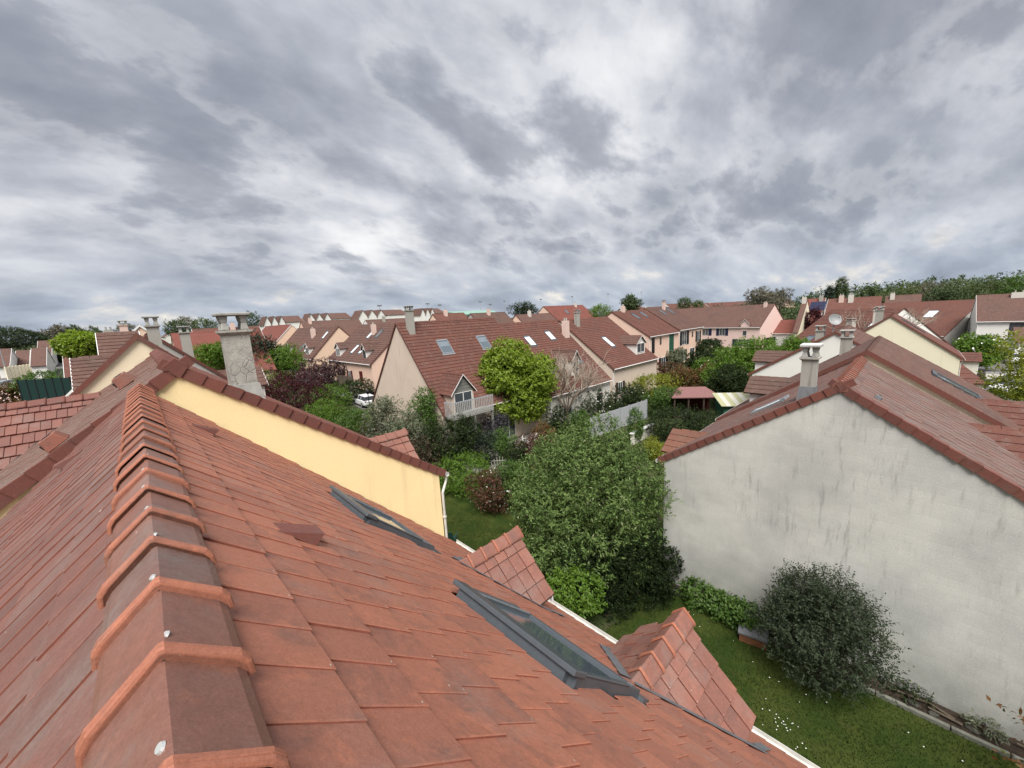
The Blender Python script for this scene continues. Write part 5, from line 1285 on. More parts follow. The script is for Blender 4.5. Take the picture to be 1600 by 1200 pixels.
# tree in front of the beige house
plant('tree', 'round lime green tree in full new leaf before the beige house', 'tree',
      [(24.3, 25.2, 4.9, 3.2, 3.2, 3.2), (23.2, 26.1, 5.6, 2.0, 2.0, 2.0), (25.6, 24.0, 5.4, 2.0, 2.0, 2.0), (24.4, 25.3, 6.9, 2.1, 2.1, 1.6), (23.2, 25.6, 3.6, 2.1, 2.1, 1.8), (25.3, 24.6, 3.6, 2.1, 2.1, 1.8), (24.2, 24.9, 2.5, 2.1, 2.1, 1.4), (22.4, 26.0, 4.4, 1.3, 1.3, 1.4), (26.2, 24.2, 6.2, 1.1, 1.1, 1.1)],
      L_LIME, 7500, 8, .22, trunk=(24.1, 25.0, 0, 4.0, .17, 9), seed=21, twig=.5, slim=.62, lump=.15, inner=.15, bough=(120, .75))
def shrub_px(name, label, cat, cx, ytop, ybot, hw, mat, d=None, n=900, size=.16, seed=0, sq=0., group=None, deep=1.0, flowers=None, lobes=1, trunk=None, per=7, **kw):
    """plant whose foot stands at picture point (cx, ybot)"""
    if d is None: f = on_ground(cx, ybot)
    else: f = at(cx, ybot, d)
    dd = depth_of(f); s = px_m(dd); h = (ybot - ytop) * s * 1.02; r = hw * s
    g = ground_z(f.x, f.y); zb = f.z if d is not None else g
    rn = random.Random(seed); ls = []
    tz = zb + h
    if trunk: zc0 = zb + h * trunk
    else: zc0 = max(g, zb - .3)
    hz = (tz - zc0) / 2
    if lobes == 1: ls = [(f.x, f.y, zc0 + hz, r, r * deep, hz)]
    else:
        for k in range(lobes):
            a = 6.28 * k / lobes + rn.random(); q = rn.uniform(.35, .55)
            ls.append((f.x + math.cos(a) * r * q, f.y + math.sin(a) * r * q * deep, zc0 + hz * rn.uniform(.85, 1.15), r * rn.uniform(.5, .66), r * deep * rn.uniform(.5, .66), hz * rn.uniform(.72, .95)))
        ls.append((f.x, f.y, zc0 + hz, r * .75, r * .75 * deep, hz))
    tr = (f.x, f.y, g, zc0 - g + hz * .7, max(.06, r * .06), 6) if (trunk or cat == 'tree') else None
    if n >= 900 and hw >= 12 and not sq: kw.setdefault('bough', (min(70, 10 + n // 40), r * .30))
    return plant(name, label, cat, ls, mat, n, per, size, trunk=tr, seed=seed, group=group, square=sq, flowers=flowers, **kw)
S = shrub_px
# gardens between the near houses and the beige gable
S('hedge', 'bright green clipped hedge at the far end of the lawn by the yellow wall', 'hedge', 727, 712, 766, 42, L_FRESH, n=2600, size=.10, seed=31, sq=.5, lobes=3, twig=.2)
S('shrub', 'red leaved shrub with white blossom beside the bright green hedge', 'shrub', 772, 730, 800, 32, L_RED, n=2000, size=.10, seed=32, lobes=3, flowers=(F_WHITE, 60, .07), twig=.2)
S('shrub', 'dark glossy shrub behind the bright green hedge', 'shrub', 707, 648, 735, 46, L_HEDGE, n=2600, size=.14, seed=33, lobes=4, twig=.3)
S('shrub', 'silver green shrub low against the beige gable', 'shrub', 640, 640, 735, 34, L_SILVER, n=1500, size=.15, seed=34, lobes=3, twig=.4)
S('shrub', 'tall green shrub at the right of the beige gable foot', 'shrub', 672, 612, 722, 26, L_MID, n=1500, size=.17, seed=35, lobes=3, twig=.4)
S('shrub', 'pale feathery shrub at the left of the beige gable foot', 'shrub', 605, 618, 715, 28, L_SILVER, n=1300, size=.17, seed=36, lobes=3, twig=.45)
S('shrub', 'dark brownish shrub below the silver green one', 'shrub', 655, 672, 750, 40, leaf_mat('leaf_brown', (.05, .035, .022), (.09, .065, .035), .25), n=1600, size=.14, seed=37, lobes=3, twig=.3)
S('shrub', 'small dark shrub between the two gable end shrubs', 'shrub', 628, 660, 740, 26, L_HEDGE, n=1100, size=.14, seed=38, lobes=2)
S('shrub', 'rust red shrub in front of the lime green tree trunk', 'shrub', 838, 678, 742, 32, leaf_mat('leaf_rust2', (.06, .026, .02), (.12, .045, .03), .25), n=1500, size=.12, seed=39, lobes=3)
S('shrub', 'blue green shrub beside the terrace posts', 'shrub', 757, 672, 730, 24, L_CON, n=1000, size=.12, seed=40, lobes=2)
S('shrub', 'light green shrub between the red shrub and the grey-green tree', 'shrub', 806, 712, 790, 28, L_MID, n=1400, size=.10, seed=41, lobes=3)
S('shrub', 'dark violet wisteria hanging below the beige balcony', 'shrub', 745, 628, 690, 26, leaf_mat('leaf_wisteria', (.03, .026, .035), (.07, .06, .075), .2), n=900, size=.15, seed=42, lobes=2)
S('shrub', 'dark ivy mass right of the lime green tree', 'shrub', 872, 628, 685, 22, L_HEDGE, n=900, size=.16, seed=43, lobes=2)
S('shrub', 'dark shrub hiding the foot of the balcony posts', 'shrub', 722, 648, 712, 30, L_HEDGE, n=1700, size=.13, seed=44, lobes=3)
S('shrub', 'dusky violet climber spilling over the terrace edge', 'shrub', 772, 640, 700, 26, leaf_mat('leaf_wisteria', (.03, .026, .035), (.07, .06, .075), .2), n=1300, size=.14, seed=45, lobes=3)
S('shrub', 'low dark green shrub left of the lime green tree trunk', 'shrub', 790, 672, 722, 24, L_MID, n=1200, size=.12, seed=46, lobes=2)
S('shrub', 'olive shrub right of the lime green tree trunk', 'shrub', 852, 662, 712, 22, L_AUTUMN, n=1000, size=.13, seed=47, lobes=2)
S('shrub', 'mid green shrub behind the red leaved shrub', 'shrub', 812, 690, 748, 24, L_HEDGE, n=1200, size=.12, seed=48, lobes=2)
S('shrub', 'light shrub at the left foot of the grey fence', 'shrub', 905, 640, 690, 20, L_MID, n=1100, size=.13, seed=49, lobes=2)
# gardens left of the beige house
S('tree', 'deep purple leaved tree behind the long yellow verge', 'tree', 455, 586, 662, 50, L_PURPLE, n=3600, size=.20, seed=51, lobes=5, twig=.5)
S('shrub', 'light green shrub right of the purple tree', 'shrub', 520, 604, 650, 36, L_FRESH, n=1500, size=.18, seed=52, lobes=3)
S('hedge', 'yellow green hedge below the purple tree', 'hedge', 508, 628, 672, 30, L_FRESH, n=1500, size=.15, seed=53, lobes=3)
S('shrub', 'dark green shrub between the hedge and the beige gable', 'shrub', 556, 640, 690, 30, L_MID, n=1300, size=.16, seed=54, lobes=3)
S('shrub', 'mixed dark shrub at the foot of the yellow dormer', 'shrub', 590, 660, 712, 34, leaf_mat('leaf_brown', (.05, .035, .022), (.09, .065, .035), .25), n=1300, size=.16, seed=55, lobes=3)
S('tree', 'round mid green tree left of the purple tree', 'tree', 448, 546, 600, 33, L_FRESH, n=2600, size=.30, seed=56, lobes=4, twig=.7, trunk=.15)
S('tree', 'dark conifer right of the cracked chimney', 'tree', 408, 518, 602, 30, L_CON, n=2600, size=.32, seed=57, lobes=5, twig=.7)
S('shrub', 'dusky purple hedge in front of the pink house', 'shrub', 508, 564, 606, 34, leaf_mat('leaf_dusk', (.045, .022, .028), (.085, .045, .045), .25), n=1700, size=.28, seed=58, lobes=4)
S('hedge', 'dark hedge by the parked white estate car', 'hedge', 553, 598, 628, 30, L_HEDGE, n=1100, size=.22, seed=59, sq=.5, lobes=2)
S('shrub', 'small clipped ball tree before the pink house', 'shrub', 578, 572, 592, 9, L_HEDGE, n=500, size=.2, seed=60)
S('shrub', 'pale pink blossoming bush right of the cracked chimney', 'shrub', 402, 590, 622, 14, L_MID, n=500, size=.2, seed=61, flowers=(F_PINK, 130, .2))
S('shrub', 'low light green bush under the round mid green tree', 'shrub', 425, 582, 622, 20, L_FRESH, n=800, size=.22, seed=62)
S('tree', 'yellow blossoming tree in front of the far white blocks', 'tree', 561, 498, 530, 22, L_YELLOW, n=1300, size=.5, seed=63, lobes=3, twig=.9, trunk=.2)
S('shrub', 'green bush in front of the long brick red roof', 'shrub', 338, 540, 575, 24, L_FRESH, d=52, n=1100, size=.3, seed=64, lobes=3, twig=.6)
# middle right gardens
S('hedge', 'long dark hedge with white flowers behind the grey fence', 'hedge', 925, 614, 650, 44, L_HEDGE, n=2600, size=.16, seed=71, lobes=4, flowers=(F_WHITE, 110, .12))
S('hedge', 'dark hedge with white flowers nearest the yellow topped hedge', 'hedge', 985, 608, 638, 34, L_HEDGE, n=1900, size=.18, seed=72, lobes=4, flowers=(F_WHITE, 90, .12))
S('hedge', 'hedge with a bright yellow top in the middle gardens', 'hedge', 1022, 588, 622, 38, L_YELLOW, n=2000, size=.18, seed=73, lobes=4, sq=.3)
S('hedge', 'ivy covered hedge left of the wooden garden shelter', 'hedge', 1036, 604, 650, 26, L_MID, n=1700, size=.16, seed=74, lobes=4)
S('shrub', 'rust red shrub behind the wooden garden shelter', 'shrub', 1105, 570, 620, 24, L_AUTUMN, n=1300, size=.2, seed=75, lobes=3)
S('shrub', 'rust and green shrub above the yellow topped hedge', 'shrub', 1072, 576, 618, 24, L_AUTUMN, n=1300, size=.22, seed=76, lobes=3)
S('tree', 'broad mid green tree before the rose pink terrace', 'tree', 1165, 541, 625, 46, L_FRESH, n=4200, size=.26, seed=77, lobes=6, twig=.7, trunk=.12)
S('shrub', 'large round dark bush beside the striped roof summerhouse', 'shrub', 1137, 573, 640, 34, L_HEDGE, n=3000, size=.18, seed=78, lobes=4)
S('hedge', 'clipped dark hedge in front of the wooden garden shelter', 'hedge', 1050, 640, 684, 38, L_HEDGE, n=2200, size=.13, seed=79, lobes=3, sq=.6)
S('hedge', 'clipped dark hedge running to the grey gable dormer', 'hedge', 1105, 648, 682, 30, L_HEDGE, n=1600, size=.13, seed=80, lobes=3, sq=.6)
S('shrub', 'yellow green shrub beside the low pale wall', 'shrub', 1022, 684, 716, 18, L_YELLOW, n=900, size=.11, seed=81, lobes=2)
S('shrub', 'upright green shrub in front of the grey fence', 'shrub', 992, 640, 690, 13, L_MID, n=700, size=.14, seed=82, lobes=2)
S('shrub', 'grey olive tree before the cream front with green shutters', 'shrub', 1052, 542, 578, 17, L_SILVER, n=1200, size=.26, seed=83, lobes=3)
S('shrub', 'dark rounded shrub right of the grey olive', 'shrub', 1086, 550, 580, 16, L_HEDGE, n=900, size=.26, seed=84, lobes=2)
S('shrub', 'yellow leaved climber on the cream front', 'shrub', 1030, 543, 572, 9, L_YELLOW, n=400, size=.25, seed=85)
S('shrub', 'green shrub with white flowers below the rose pink terrace', 'shrub', 1100, 562, 588, 14, L_FRESH, n=800, size=.22, seed=86, flowers=(F_WHITE, 40, .2))
S('hedge', 'tall rectangular dark hedge below the rose pink terrace', 'hedge', 1105, 534, 560, 24, L_HEDGE, n=1500, size=.34, seed=87, sq=.85, lobes=2)
S('hedge', 'second rectangular dark hedge, lower and nearer', 'hedge', 1118, 552, 578, 22, L_HEDGE, n=1300, size=.3, seed=88, sq=.85, lobes=2)
S('shrub', 'green shrub at the corner of the tall pink house', 'shrub', 1008, 566, 592, 14, L_MID, n=700, size=.25, seed=89, lobes=2)
S('shrub', 'yellow green conical shrub right of the leafless tree', 'shrub', 948, 582, 618, 13, L_YELLOW, n=700, size=.2, seed=90, lobes=2)
S('shrub', 'dark upright shrub beside the third row house', 'shrub', 970, 578, 615, 12, L_MID, n=700, size=.2, seed=91, lobes=2)
S('shrub', 'red shrub at the foot of the tall pink gable', 'shrub', 995, 580, 612, 13, L_AUTUMN, n=700, size=.2, seed=92, lobes=2)
S('hedge', 'mixed red tipped hedge below the tall pink house', 'hedge', 1045, 570, 600, 30, L_RED, n=1700, size=.22, seed=93, lobes=3)
S('shrub', 'small pale green tree before the white gabled house', 'shrub', 1238, 529, 560, 18, L_FRESH, d=44, n=1100, size=.2, seed=94, lobes=3)
S('shrub', 'dark blossoming bush right of the rose pink gable', 'shrub', 1272, 485, 516, 14, L_PURPLE, n=700, size=.4, seed=95, lobes=2, d=92)
# right side
S('tree', 'green tree with white blossom behind the lean-to roof', 'tree', 1522, 522, 580, 27, L_FRESH, n=2200, size=.32, seed=101, lobes=4, flowers=(F_WHITE, 90, .22), trunk=.1)
S('hedge', 'dark green hedge at the right edge below the parked cars', 'hedge', 1588, 628, 665, 26, L_MID, n=1700, size=.2, seed=102, lobes=3, d=40)
S('tree', 'thin feathery yellow green tree at the right edge', 'tree', 1604, 515, 670, 48, L_YELLOW, n=1000, size=.22, seed=103, lobes=5, d=26, twig=.6, inner=.6, trunk=.1)
S('shrub', 'dark thicket beside the lean-to roof', 'shrub', 1535, 588, 612, 18, leaf_mat('leaf_brown', (.05, .035, .022), (.09, .065, .035), .25), n=600, size=.22, seed=104, d=48)
# left side
pn = on_ground(22, 575); 
def umbrella_pine():
    f = at(20, 572, 95); g = ground_z(f.x, f.y); s = px_m(95); z = H + (538 - 538) * 0
    tz = at(20, 518, 95).z; zb = at(20, 543, 95).z
    plant('tree', 'dark umbrella pine with a flat crown at the left edge', 'tree', [(f.x, f.y, (tz + zb) / 2, 6.2, 6.2, (tz - zb) / 2), (f.x + 2.0, f.y + 1, (tz + zb) / 2 - .3, 3.6, 3.6, 1.5), (f.x - 4, f.y + 1, (tz + zb) / 2, 4.5, 4.5, 2.0), (f.x, f.y - 1, (tz + zb) / 2 + 1.0, 4.2, 4.2, 1.7)],
          L_PINE, 3600, 8, .42, trunk=(f.x, f.y, g, zb - g + 1, .35, 9), seed=111, twig=.7, slim=.25, up=.7)
umbrella_pine()
S('hedge', 'green hedge beside the green windbreak at left', 'hedge', 85, 582, 628, 42, L_MID, d=48, n=2400, size=.24, seed=112, lobes=5, deep=.7)
S('shrub', 'pale flowering shrub by the parked cars at left', 'shrub', 28, 600, 632, 22, L_AUTUMN, d=46, n=1300, size=.2, seed=113, lobes=3, flowers=(F_PINK, 260, .14))
S('hedge', 'dark hedge under the umbrella pine', 'hedge', 42, 556, 592, 32, L_HEDGE, d=84, n=1800, size=.45, seed=114, lobes=4)
S('tree', 'lime green tree behind the cream gable at left', 'tree', 140, 522, 566, 26, L_LIME, d=37, n=2200, size=.3, seed=115, lobes=4, trunk=.1)
S('shrub', 'dark clump right of the parked white car at left', 'shrub', 96, 556, 578, 12, L_HEDGE, d=75, n=900, size=.35, seed=116, lobes=2)
# skyline trees
for i, (cx, yt, yb, hw, mt, d_, n_, lb) in enumerate((
    (92, 510, 540, 17, L_BARE, 130, 900, 'leafless grey tree on the far left skyline'), (122, 513, 535, 9, L_FARD, 140, 500, 'small dark tree right of the leafless grey one'),
    (148, 513, 535, 10, L_FARD, 150, 500, 'rounded dark tree over the cream gable roof'), (200, 508, 530, 13, L_BARE, 150, 500, 'thin leafless tree behind the left ridge'),
    (296, 498, 520, 12, L_BARE, 160, 500, 'thin leafless tree left of the cracked chimney'), (322, 500, 522, 15, L_FAR, 150, 700, 'green tree left of the cracked chimney'),
    (278, 504, 522, 14, L_FARD, 140, 600, 'dark tree over the grey gabled house'), (394, 492, 512, 13, L_FARD, 170, 600, 'dark tree right of the cracked chimney cap'),
    (818, 477, 498, 19, L_HEDGE, 110, 900, 'spiky evergreen crown above the centre roofs'), (985, 465, 485, 12, L_FARD, 130, 900, 'round dark tree beside the slim aerial mast'),
    (1069, 468, 482, 8, L_FARD, 170, 300, 'small tree over the pink ridges'), (1188, 450, 482, 20, L_BARE, 150, 1100, 'pale budding tree, left one of the pair over the rose pink roof'),
    (1218, 452, 480, 20, L_BARE, 155, 1100, 'pale budding tree, right one of the pair over the rose pink roof'), (1295, 450, 470, 4, L_CON, 180, 350, 'small dark conifer left of the poplar'),
    (1313, 438, 468, 6.5, L_FARD, 185, 700, 'slender dark poplar on the skyline'), (1356, 452, 468, 9, L_FARD, 190, 350, 'low dark tree right of the poplar'),
    (940, 480, 496, 14, L_FRESH, 105, 500, 'yellow green tree right of the tall red roof'), (1090, 448 + 24, 484, 6, L_FAR, 180, 250, 'tiny tree behind the second pink ridge'),
    (1405, 445, 480, 24, L_FAR, 150, 1400, 'first tree of the wood behind the right roofs'), (1450, 443, 480, 26, L_BARE, 165, 1200, 'pale leafless tree in the wood behind the right roofs'),
    (1475, 448, 482, 24, L_FARD, 140, 1300, 'dark tree in the wood left of the budding one'), (1510, 440, 482, 26, L_FAR, 155, 1400, 'mid green tree in the wood above the white house'),
    (1545, 438, 480, 28, L_FAR, 145, 1400, 'large mid green tree above the white house roof'), (1590, 434, 476, 30, L_MID, 138, 1500, 'brightest green tree at the right end of the wood'))):
    S('tree', lb, 'tree', cx, yt, yb, hw, mt, d=d_, n=n_, size=.55 if d_ > 120 else .4, seed=200 + i, lobes=1 if hw < 10 else 4, twig=1.0, group='trees on the skyline', lump=.2)
# far wood and scrub closing the horizon
def treeline():
    rng = np.random.default_rng(5); lb = []
    for k in range(150):
        az = R(-22 + 135 * k / 150 + rng.uniform(-.4, .4)); r = rng.uniform(260, 420)
        x, y = r * math.cos(az), r * math.sin(az); h = rng.uniform(3.0, 5.5) + (4 if k < 34 else 0) if k < 95 else rng.uniform(.8, 1.8)
        lb.append((x, y, ground_z(x, y) + h * .9, h * 1.7, h * 1.7, h))
    V = leaf_cloud(rng, lb, 16000, 6, 1.5, twig=1.8, lump=.2)
    o = add('treeline', quads_mesh('treeline', V, L_FARD)); o['kind'] = 'stuff'
treeline()
def leafless(label, x, y, h, seed, spread, n=9, group=None):
    rng = np.random.default_rng(seed); o = thing('tree', label, 'tree', (x, y, ground_z(x, y)), 0, group); m = MB()
    m.tube((0, 0, -.05), (0, 0, h * .22), .16, .13, 7); m2 = MB()
    def grow(p, d, l, r, lev):
        q = p + d * l; m2.tube(p, q, r, r * .62, 5 if lev < 2 else 3, cap=False)
        if lev == 4: return
        for _ in range(3):
            e = (d + Vector((rng.normal(), rng.normal(), rng.normal() * .5 + .25)) * .48).normalized(); grow(p.lerp(q, rng.uniform(.55, 1)), e, l * rng.uniform(.55, .82), r * .6, lev + 1)
    for k in range(n):
        a = 6.28 * k / n; grow(Vector((0, 0, h * .2)), Vector((math.cos(a) * spread, math.sin(a) * spread, 1)).normalized(), h * .34, .085, 0)
    m.build('trunk', BARK, o); m2.build('crown', flat('pale_twigs', (.30, .25, .20), .85, .2), o); return o
b_ = on_ground(893, 668); leafless('leafless pale branched tree right of the lime green tree', 28.9, 22.6, 8.0, 3, .62, 11)
b_ = on_ground(1425, 510); leafless('leafless brownish tree before the roofs at right', 78, 3.2, 10.2, 8, .7, 8)

# grass and flowers on the near lawn
def grass():
    rng = np.random.default_rng(2); n = 95000
    x = rng.uniform(6.4, 13.3, n); y = rng.uniform(-4.5, 20, n)
    k = ~((x > 12.3) & (y > 8)); x, y = x[k], y[k]; n = len(x)
    a = rng.uniform(0, 6.28, n); cl = np.clip(.5 + .5 * np.sin(x * 2.1 + 1.3 * np.sin(y * 1.7)) * np.sin(y * 2.6 + x), .15, 1); h = rng.uniform(.03, .075, n) + .07 * cl * rng.random(n); w = .006 + rng.random(n) * .006
    dx, dy = np.cos(a), np.sin(a); l = rng.uniform(-.05, .05, (n, 2)); z = np.zeros(n)
    V = np.stack([np.stack([x - dx * w, y - dy * w, z], 1), np.stack([x + dx * w, y + dy * w, z], 1), np.stack([x + l[:, 0], y + l[:, 1], h], 1)], 1)
    o = add('grass', quads_mesh('grass', V, leaf_mat('grass_blade', (.026, .050, .008), (.058, .08, .016), .3, .6))); o['kind'] = 'stuff'
    n = 62; cx = np.concatenate([rng.normal(10.55, .3, 26), rng.uniform(6.8, 12.8, 36)]); cy = np.concatenate([rng.normal(1.45, .3, 26), rng.uniform(-2.5, 5, 36)])
    s = rng.uniform(.010, .018, n); zz = np.full(n, .085)
    V = np.stack([np.stack([cx + s * math.cos(t), cy + s * math.sin(t), zz], 1) for t in np.linspace(0, 6.28, 7)[:-1]], 1)
    o = add('daisies', quads_mesh('daisies', V, F_WHITE)); o['kind'] = 'stuff'
grass()
# ------------------------------------------------------------------ balcony of the beige house
bal = MB(); bal.box(-.1, 3.9, -1.45, -.35, 3.62, 3.82)
bo = bal.build('balcony', CONC, be)
m = MB(); m.box(-.1, 3.9, -1.45, -1.39, 4.86, 4.93); m.box(-.1, -.04, -1.39, -.36, 4.86, 4.93); m.box(-.1, 3.9, -1.44, -1.40, 3.95, 4.0); m.build('handrail', ZINC, bo)
m = MB(); m.box(0, .085, 0, .025, 3.75, 4.86); pk = m.data('baluster', flat('weathered_white_wood', (.36, .35, .33), .8, .2, 6, .1))
for k in range(24): add('baluster', pk, bo, Matrix.Translation((-.08 + k * .168, -1.475, 0)))
for k in range(6): add('baluster', pk, bo, Matrix.Translation((-.12, -.45 - k * .17, 0)) @ Matrix.Rotation(-rz90, 4, 'Z'))
m = MB()
for x in (.1, 2.0, 3.8): m.box(x - .07, x + .07, -1.42, -1.28, -.1, 3.62)
m.build('post', DBOARD, bo)
# ------------------------------------------------------------------ fences, walls, garden buildings
def run_of_panels(name, label, cat, a, b, h, n, mat, post_mat, part='panel', th=.05, z=None):
    a = Vector(a[:2]); b = Vector(b[:2]); d = b - a; L = d.length; z0 = ground_z(*a) if z is None else z
    root = thing(name, label, cat, (a.x, a.y, z0), math.atan2(d.y, d.x))
    m = MB(); m.box(.05, L / n - .05, -th / 2, th / 2, .04, h); pm = m.data(part, mat)
    q = MB(); q.box(-.045, .045, -.06, .06, -.3, h + .06); qm = q.data('post', post_mat)
    for k in range(n): add(part, pm, root, Matrix.Translation((k * L / n, 0, 0)))
    for k in range(n + 1): add('post', qm, root, Matrix.Translation((k * L / n, 0, 0)))
    return root
GP = flat('grey_fence_panel', (.36, .37, .385), .6, .08)
f_ = run_of_panels('fence', 'grey panel fence between the flowering hedge and the grey-green tree', 'fence', (27.0, 18.8), (36.0, 18.0), 1.95, 6, GP, ZINC, z=0)
f_ = run_of_panels('fence', 'brown panel fence before the pink house with shuttered windows', 'fence', on_y(529, 596, 62), on_y(551, 590, 57.5), 2.2, 3, flat('brown_panel', (.11, .085, .065), .7, .1), DARKW)
f_ = run_of_panels('fence', 'dark slatted fence below the tall pink gable', 'fence', (60.2, 29.0), (58.0, 40.0), 1.8, 6, flat('charcoal_panel', (.07, .07, .07), .7, .1), BLACK)
f_ = run_of_panels('fence', 'black panel fence under the rose pink gable', 'fence', p1 + fd * .4 - gd * .3, p1 + gd * 14.5 - fd * 1.6, 2.3, 6, BLACK, BLACK, z=0)
m = MB(); m.box(0, 3.6, -.1, .1, -.2, .9); lw = thing('wall', 'low pale rendered wall with a white coping beside the clipped hedge', 'garden wall', (28.0, 15.3, 0), -.02); m.build('body', W_OFF, lw)
m = MB(); m.box(-.05, 3.65, -.16, .16, .902, .98); m.build('coping', WHITE, lw)
# wooden garden shelter with a shallow maroon roof
sh = thing('garden_shelter', 'open wooden garden shelter with a maroon roof', 'shelter', (39.6, 14.9, 0), -.95)
MAR = flat('maroon_sheet', (.20, .10, .095), .5, .1)
m = MB(); rp = [(-2.3, -1.6, 2.25), (2.3, -1.6, 2.25), (2.3, 1.6, 2.25), (-2.3, 1.6, 2.25), (-1.2, 0, 3.0), (1.2, 0, 3.0)]
m.mesh(rp + [(x, y, z - .08) for x, y, z in rp[:4]], [(0, 1, 5, 4), (1, 2, 5), (2, 3, 4, 5), (3, 0, 4), (6, 7, 1, 0), (7, 8, 2, 1), (8, 9, 3, 2), (9, 6, 0, 3), (9, 8, 7, 6)]); m.build('roof', MAR, sh)
m = MB(); m.box(-.07, .07, -.07, .07, -.1, 2.17); pm = m.data('post', DARKW)
for x in (-2.0, -.7, .7, 2.0):
    for y in (-1.4, 1.4): add('post', pm, sh, Matrix.Translation((x, y, 0)))
m = MB(); m.box(-2.0, 2.0, 1.32, 1.36, .05, 2.15); m.box(-2.0, -1.96, -1.3, 1.3, .05, 1.1); m.build('back_panel', RUST, sh)
m = MB(); m.box(-1.9, 1.9, -1.2, 1.2, .02, .12); m.build('floor_deck', DARKW, sh)
# summerhouse with striped roof
su_ = thing('summerhouse', 'small dark green summerhouse with a cream and yellow striped roof', 'summerhouse', (38.6, 10.6, 0), -.95)
m = MB(); m.box(-1.4, 1.4, -1.1, 1.1, -.1, 2.1); m.build('wall', GREENP, su_)
for k in range(8):
    m = MB(); x0 = -1.7 + k * .425; vs = [(x0, -1.4, 2.12), (x0 + .42, -1.4, 2.12), (x0 + .42, 1.3, 2.75), (x0, 1.3, 2.75)]
    m.mesh(vs + [(x, y, z - .06) for x, y, z in vs], [(0, 1, 2, 3), (7, 6, 5, 4), (0, 4, 5, 1), (1, 5, 6, 2), (2, 6, 7, 3), (3, 7, 4, 0)])
    m.build('roof_panel', flat('stripe_cream', (.50, .49, .42), .6, .05) if k % 2 else flat('stripe_yellow', (.36, .36, .21), .6, .05), su_)
for x in (-.75, .75):
    m = MB(); n = 10; pts = [(x - .42, .3), (x + .42, .3), (x + .42, 1.3)] + [(x + .42 * math.cos(t * math.pi / n), 1.3 + .42 * math.sin(t * math.pi / n)) for t in range(1, n)] + [(x - .42, 1.3)]
    k = len(pts); m.mesh([(a, -1.13, b) for a, b in pts] + [(a, -1.102, b) for a, b in pts], [tuple(range(k))] + [(i, k + i, k + (i + 1) % k, (i + 1) % k) for i in range(k)]); m.build('arched_window', PANE, su_)
# raised bed, edging, stones, compost box by the blockwork wall
m = MB(); m.face([(13.35, -6, .03), (13.98, -6, .03), (13.98, 6.2, .03), (13.5, 6.2, .03), (13.5, 2.4, .03), (13.3, 0, .03)]); structure(m.build('flower_bed', SOIL))
ed = thing('edging', 'pale concrete edging between the lawn and the soil bed', 'edging', (13.3, 0, 0))
pts = [(13.45, -6.0), (13.34, -3.5), (13.28, -1.6), (13.25, -.2), (13.3, .5), (13.38, 2.4), (13.5, 4.2), (13.5, 5.8)]
for (x0, y0_), (x1, y1_) in zip(pts[:-1], pts[1:]):
    L = math.hypot(x1 - x0, y1_ - y0_); k = max(1, round(L / .95)); an = math.atan2(y1_ - y0_, x1 - x0)
    for i in range(k):
        m = MB(); m.box(.01, L / k - .01, -.05, .05, -.1, .12); o = m.build('kerb_block', flat('mossy_concrete', (.16, .16, .135), .9, .3, 4, .1), ed, bevel=.012); o.matrix_basis = Matrix.Translation((x0 - 13.3 + (x1 - x0) * i / k, y0_ + (y1_ - y0_) * i / k, 0)) @ Matrix.Rotation(an, 4, 'Z')
rs = random.Random(4)
def stone(i, x, y, s):
    m = MB(); n = 7; vs = [(0, 0, s * .45)]
    for z, r in ((s * .32, .62), (.02, 1.0), (-.05, .9)):
        for k in range(n): q = r * s * rs.uniform(.75, 1.15); vs.append((q * math.cos(6.283 * k / n), q * .8 * math.sin(6.283 * k / n), z))
    fs = [(0, 1 + k, 1 + (k + 1) % n) for k in range(n)]
    for l in range(2): fs += [(1 + l * n + k, 1 + (l + 1) * n + k, 1 + (l + 1) * n + (k + 1) % n, 1 + l * n + (k + 1) % n) for k in range(n)]
    m.mesh(vs, fs); o = m.build('stone', flat('bed_stone', (.06, .058, .048), .9, .3, 5, .1, bump=.5)); o.location = (x, y, .05); o.rotation_euler = (0, 0, rs.uniform(0, 6))
    tag(o, 'mossy stone lying in the soil bed under the grey wall', 'stone', 'stones in the soil bed')
for i in range(11): stone(i, rs.uniform(13.45, 13.88), -4.6 + i * .42 + rs.uniform(-.3, .3), rs.uniform(.05, .15))
lg = MB()
for i in range(6):
    x, y = rs.uniform(13.5, 13.8), rs.uniform(-3.8, -.4); a_ = rs.uniform(1.2, 1.9); l = rs.uniform(.4, .75)
    lg.tube((x, y, .09), (x + math.cos(a_) * l, y + math.sin(a_) * l, .13), .04, .025, 6)
o = lg.build('branches', BARK); o['kind'] = 'stuff'
cb = thing('planter_box', 'low wooden box beside the dark silvery shrub', 'planter', (13.05, 2.75, 0), .2)
m = MB(); m.box(-.30, .30, -.42, .42, .30, .36); m.build('lid', LEAD, cb)
for k in range(3): m = MB(); m.box(-.27, .27, -.38, .38, .02 + k * .095, .105 + k * .095); m.build('plank', flat('planter_wood', (.20, .085, .04), .8, .25, 9), cb)
for i, (x, y, s) in enumerate(((12.4, 20.3, .34), (12.85, 20.6, .28))):
    o = thing('plant_pot', ('larger clay plant pot at the foot of the yellow wall', 'smaller clay plant pot beside the larger one')[i], 'plant pot', (x, y, 0)); m = MB()
    m.frustum((0, 0), s * .6, s * .6, 0, s * .9, s * .9, s * 1.5); m.frustum((0, 0), s * 1.0, s * 1.0, s * 1.5, s * 1.0, s * 1.0, s * 1.7); m.build('pot', flat('pot_clay', (.33, .22, .15), .8, .2), o)
    V = leaf_cloud(np.random.default_rng(i), [(0, 0, s * 2, s * .8, s * .8, s * .6)], 60, 5, .14); add('plant', quads_mesh('plant', V, L_MID), o)
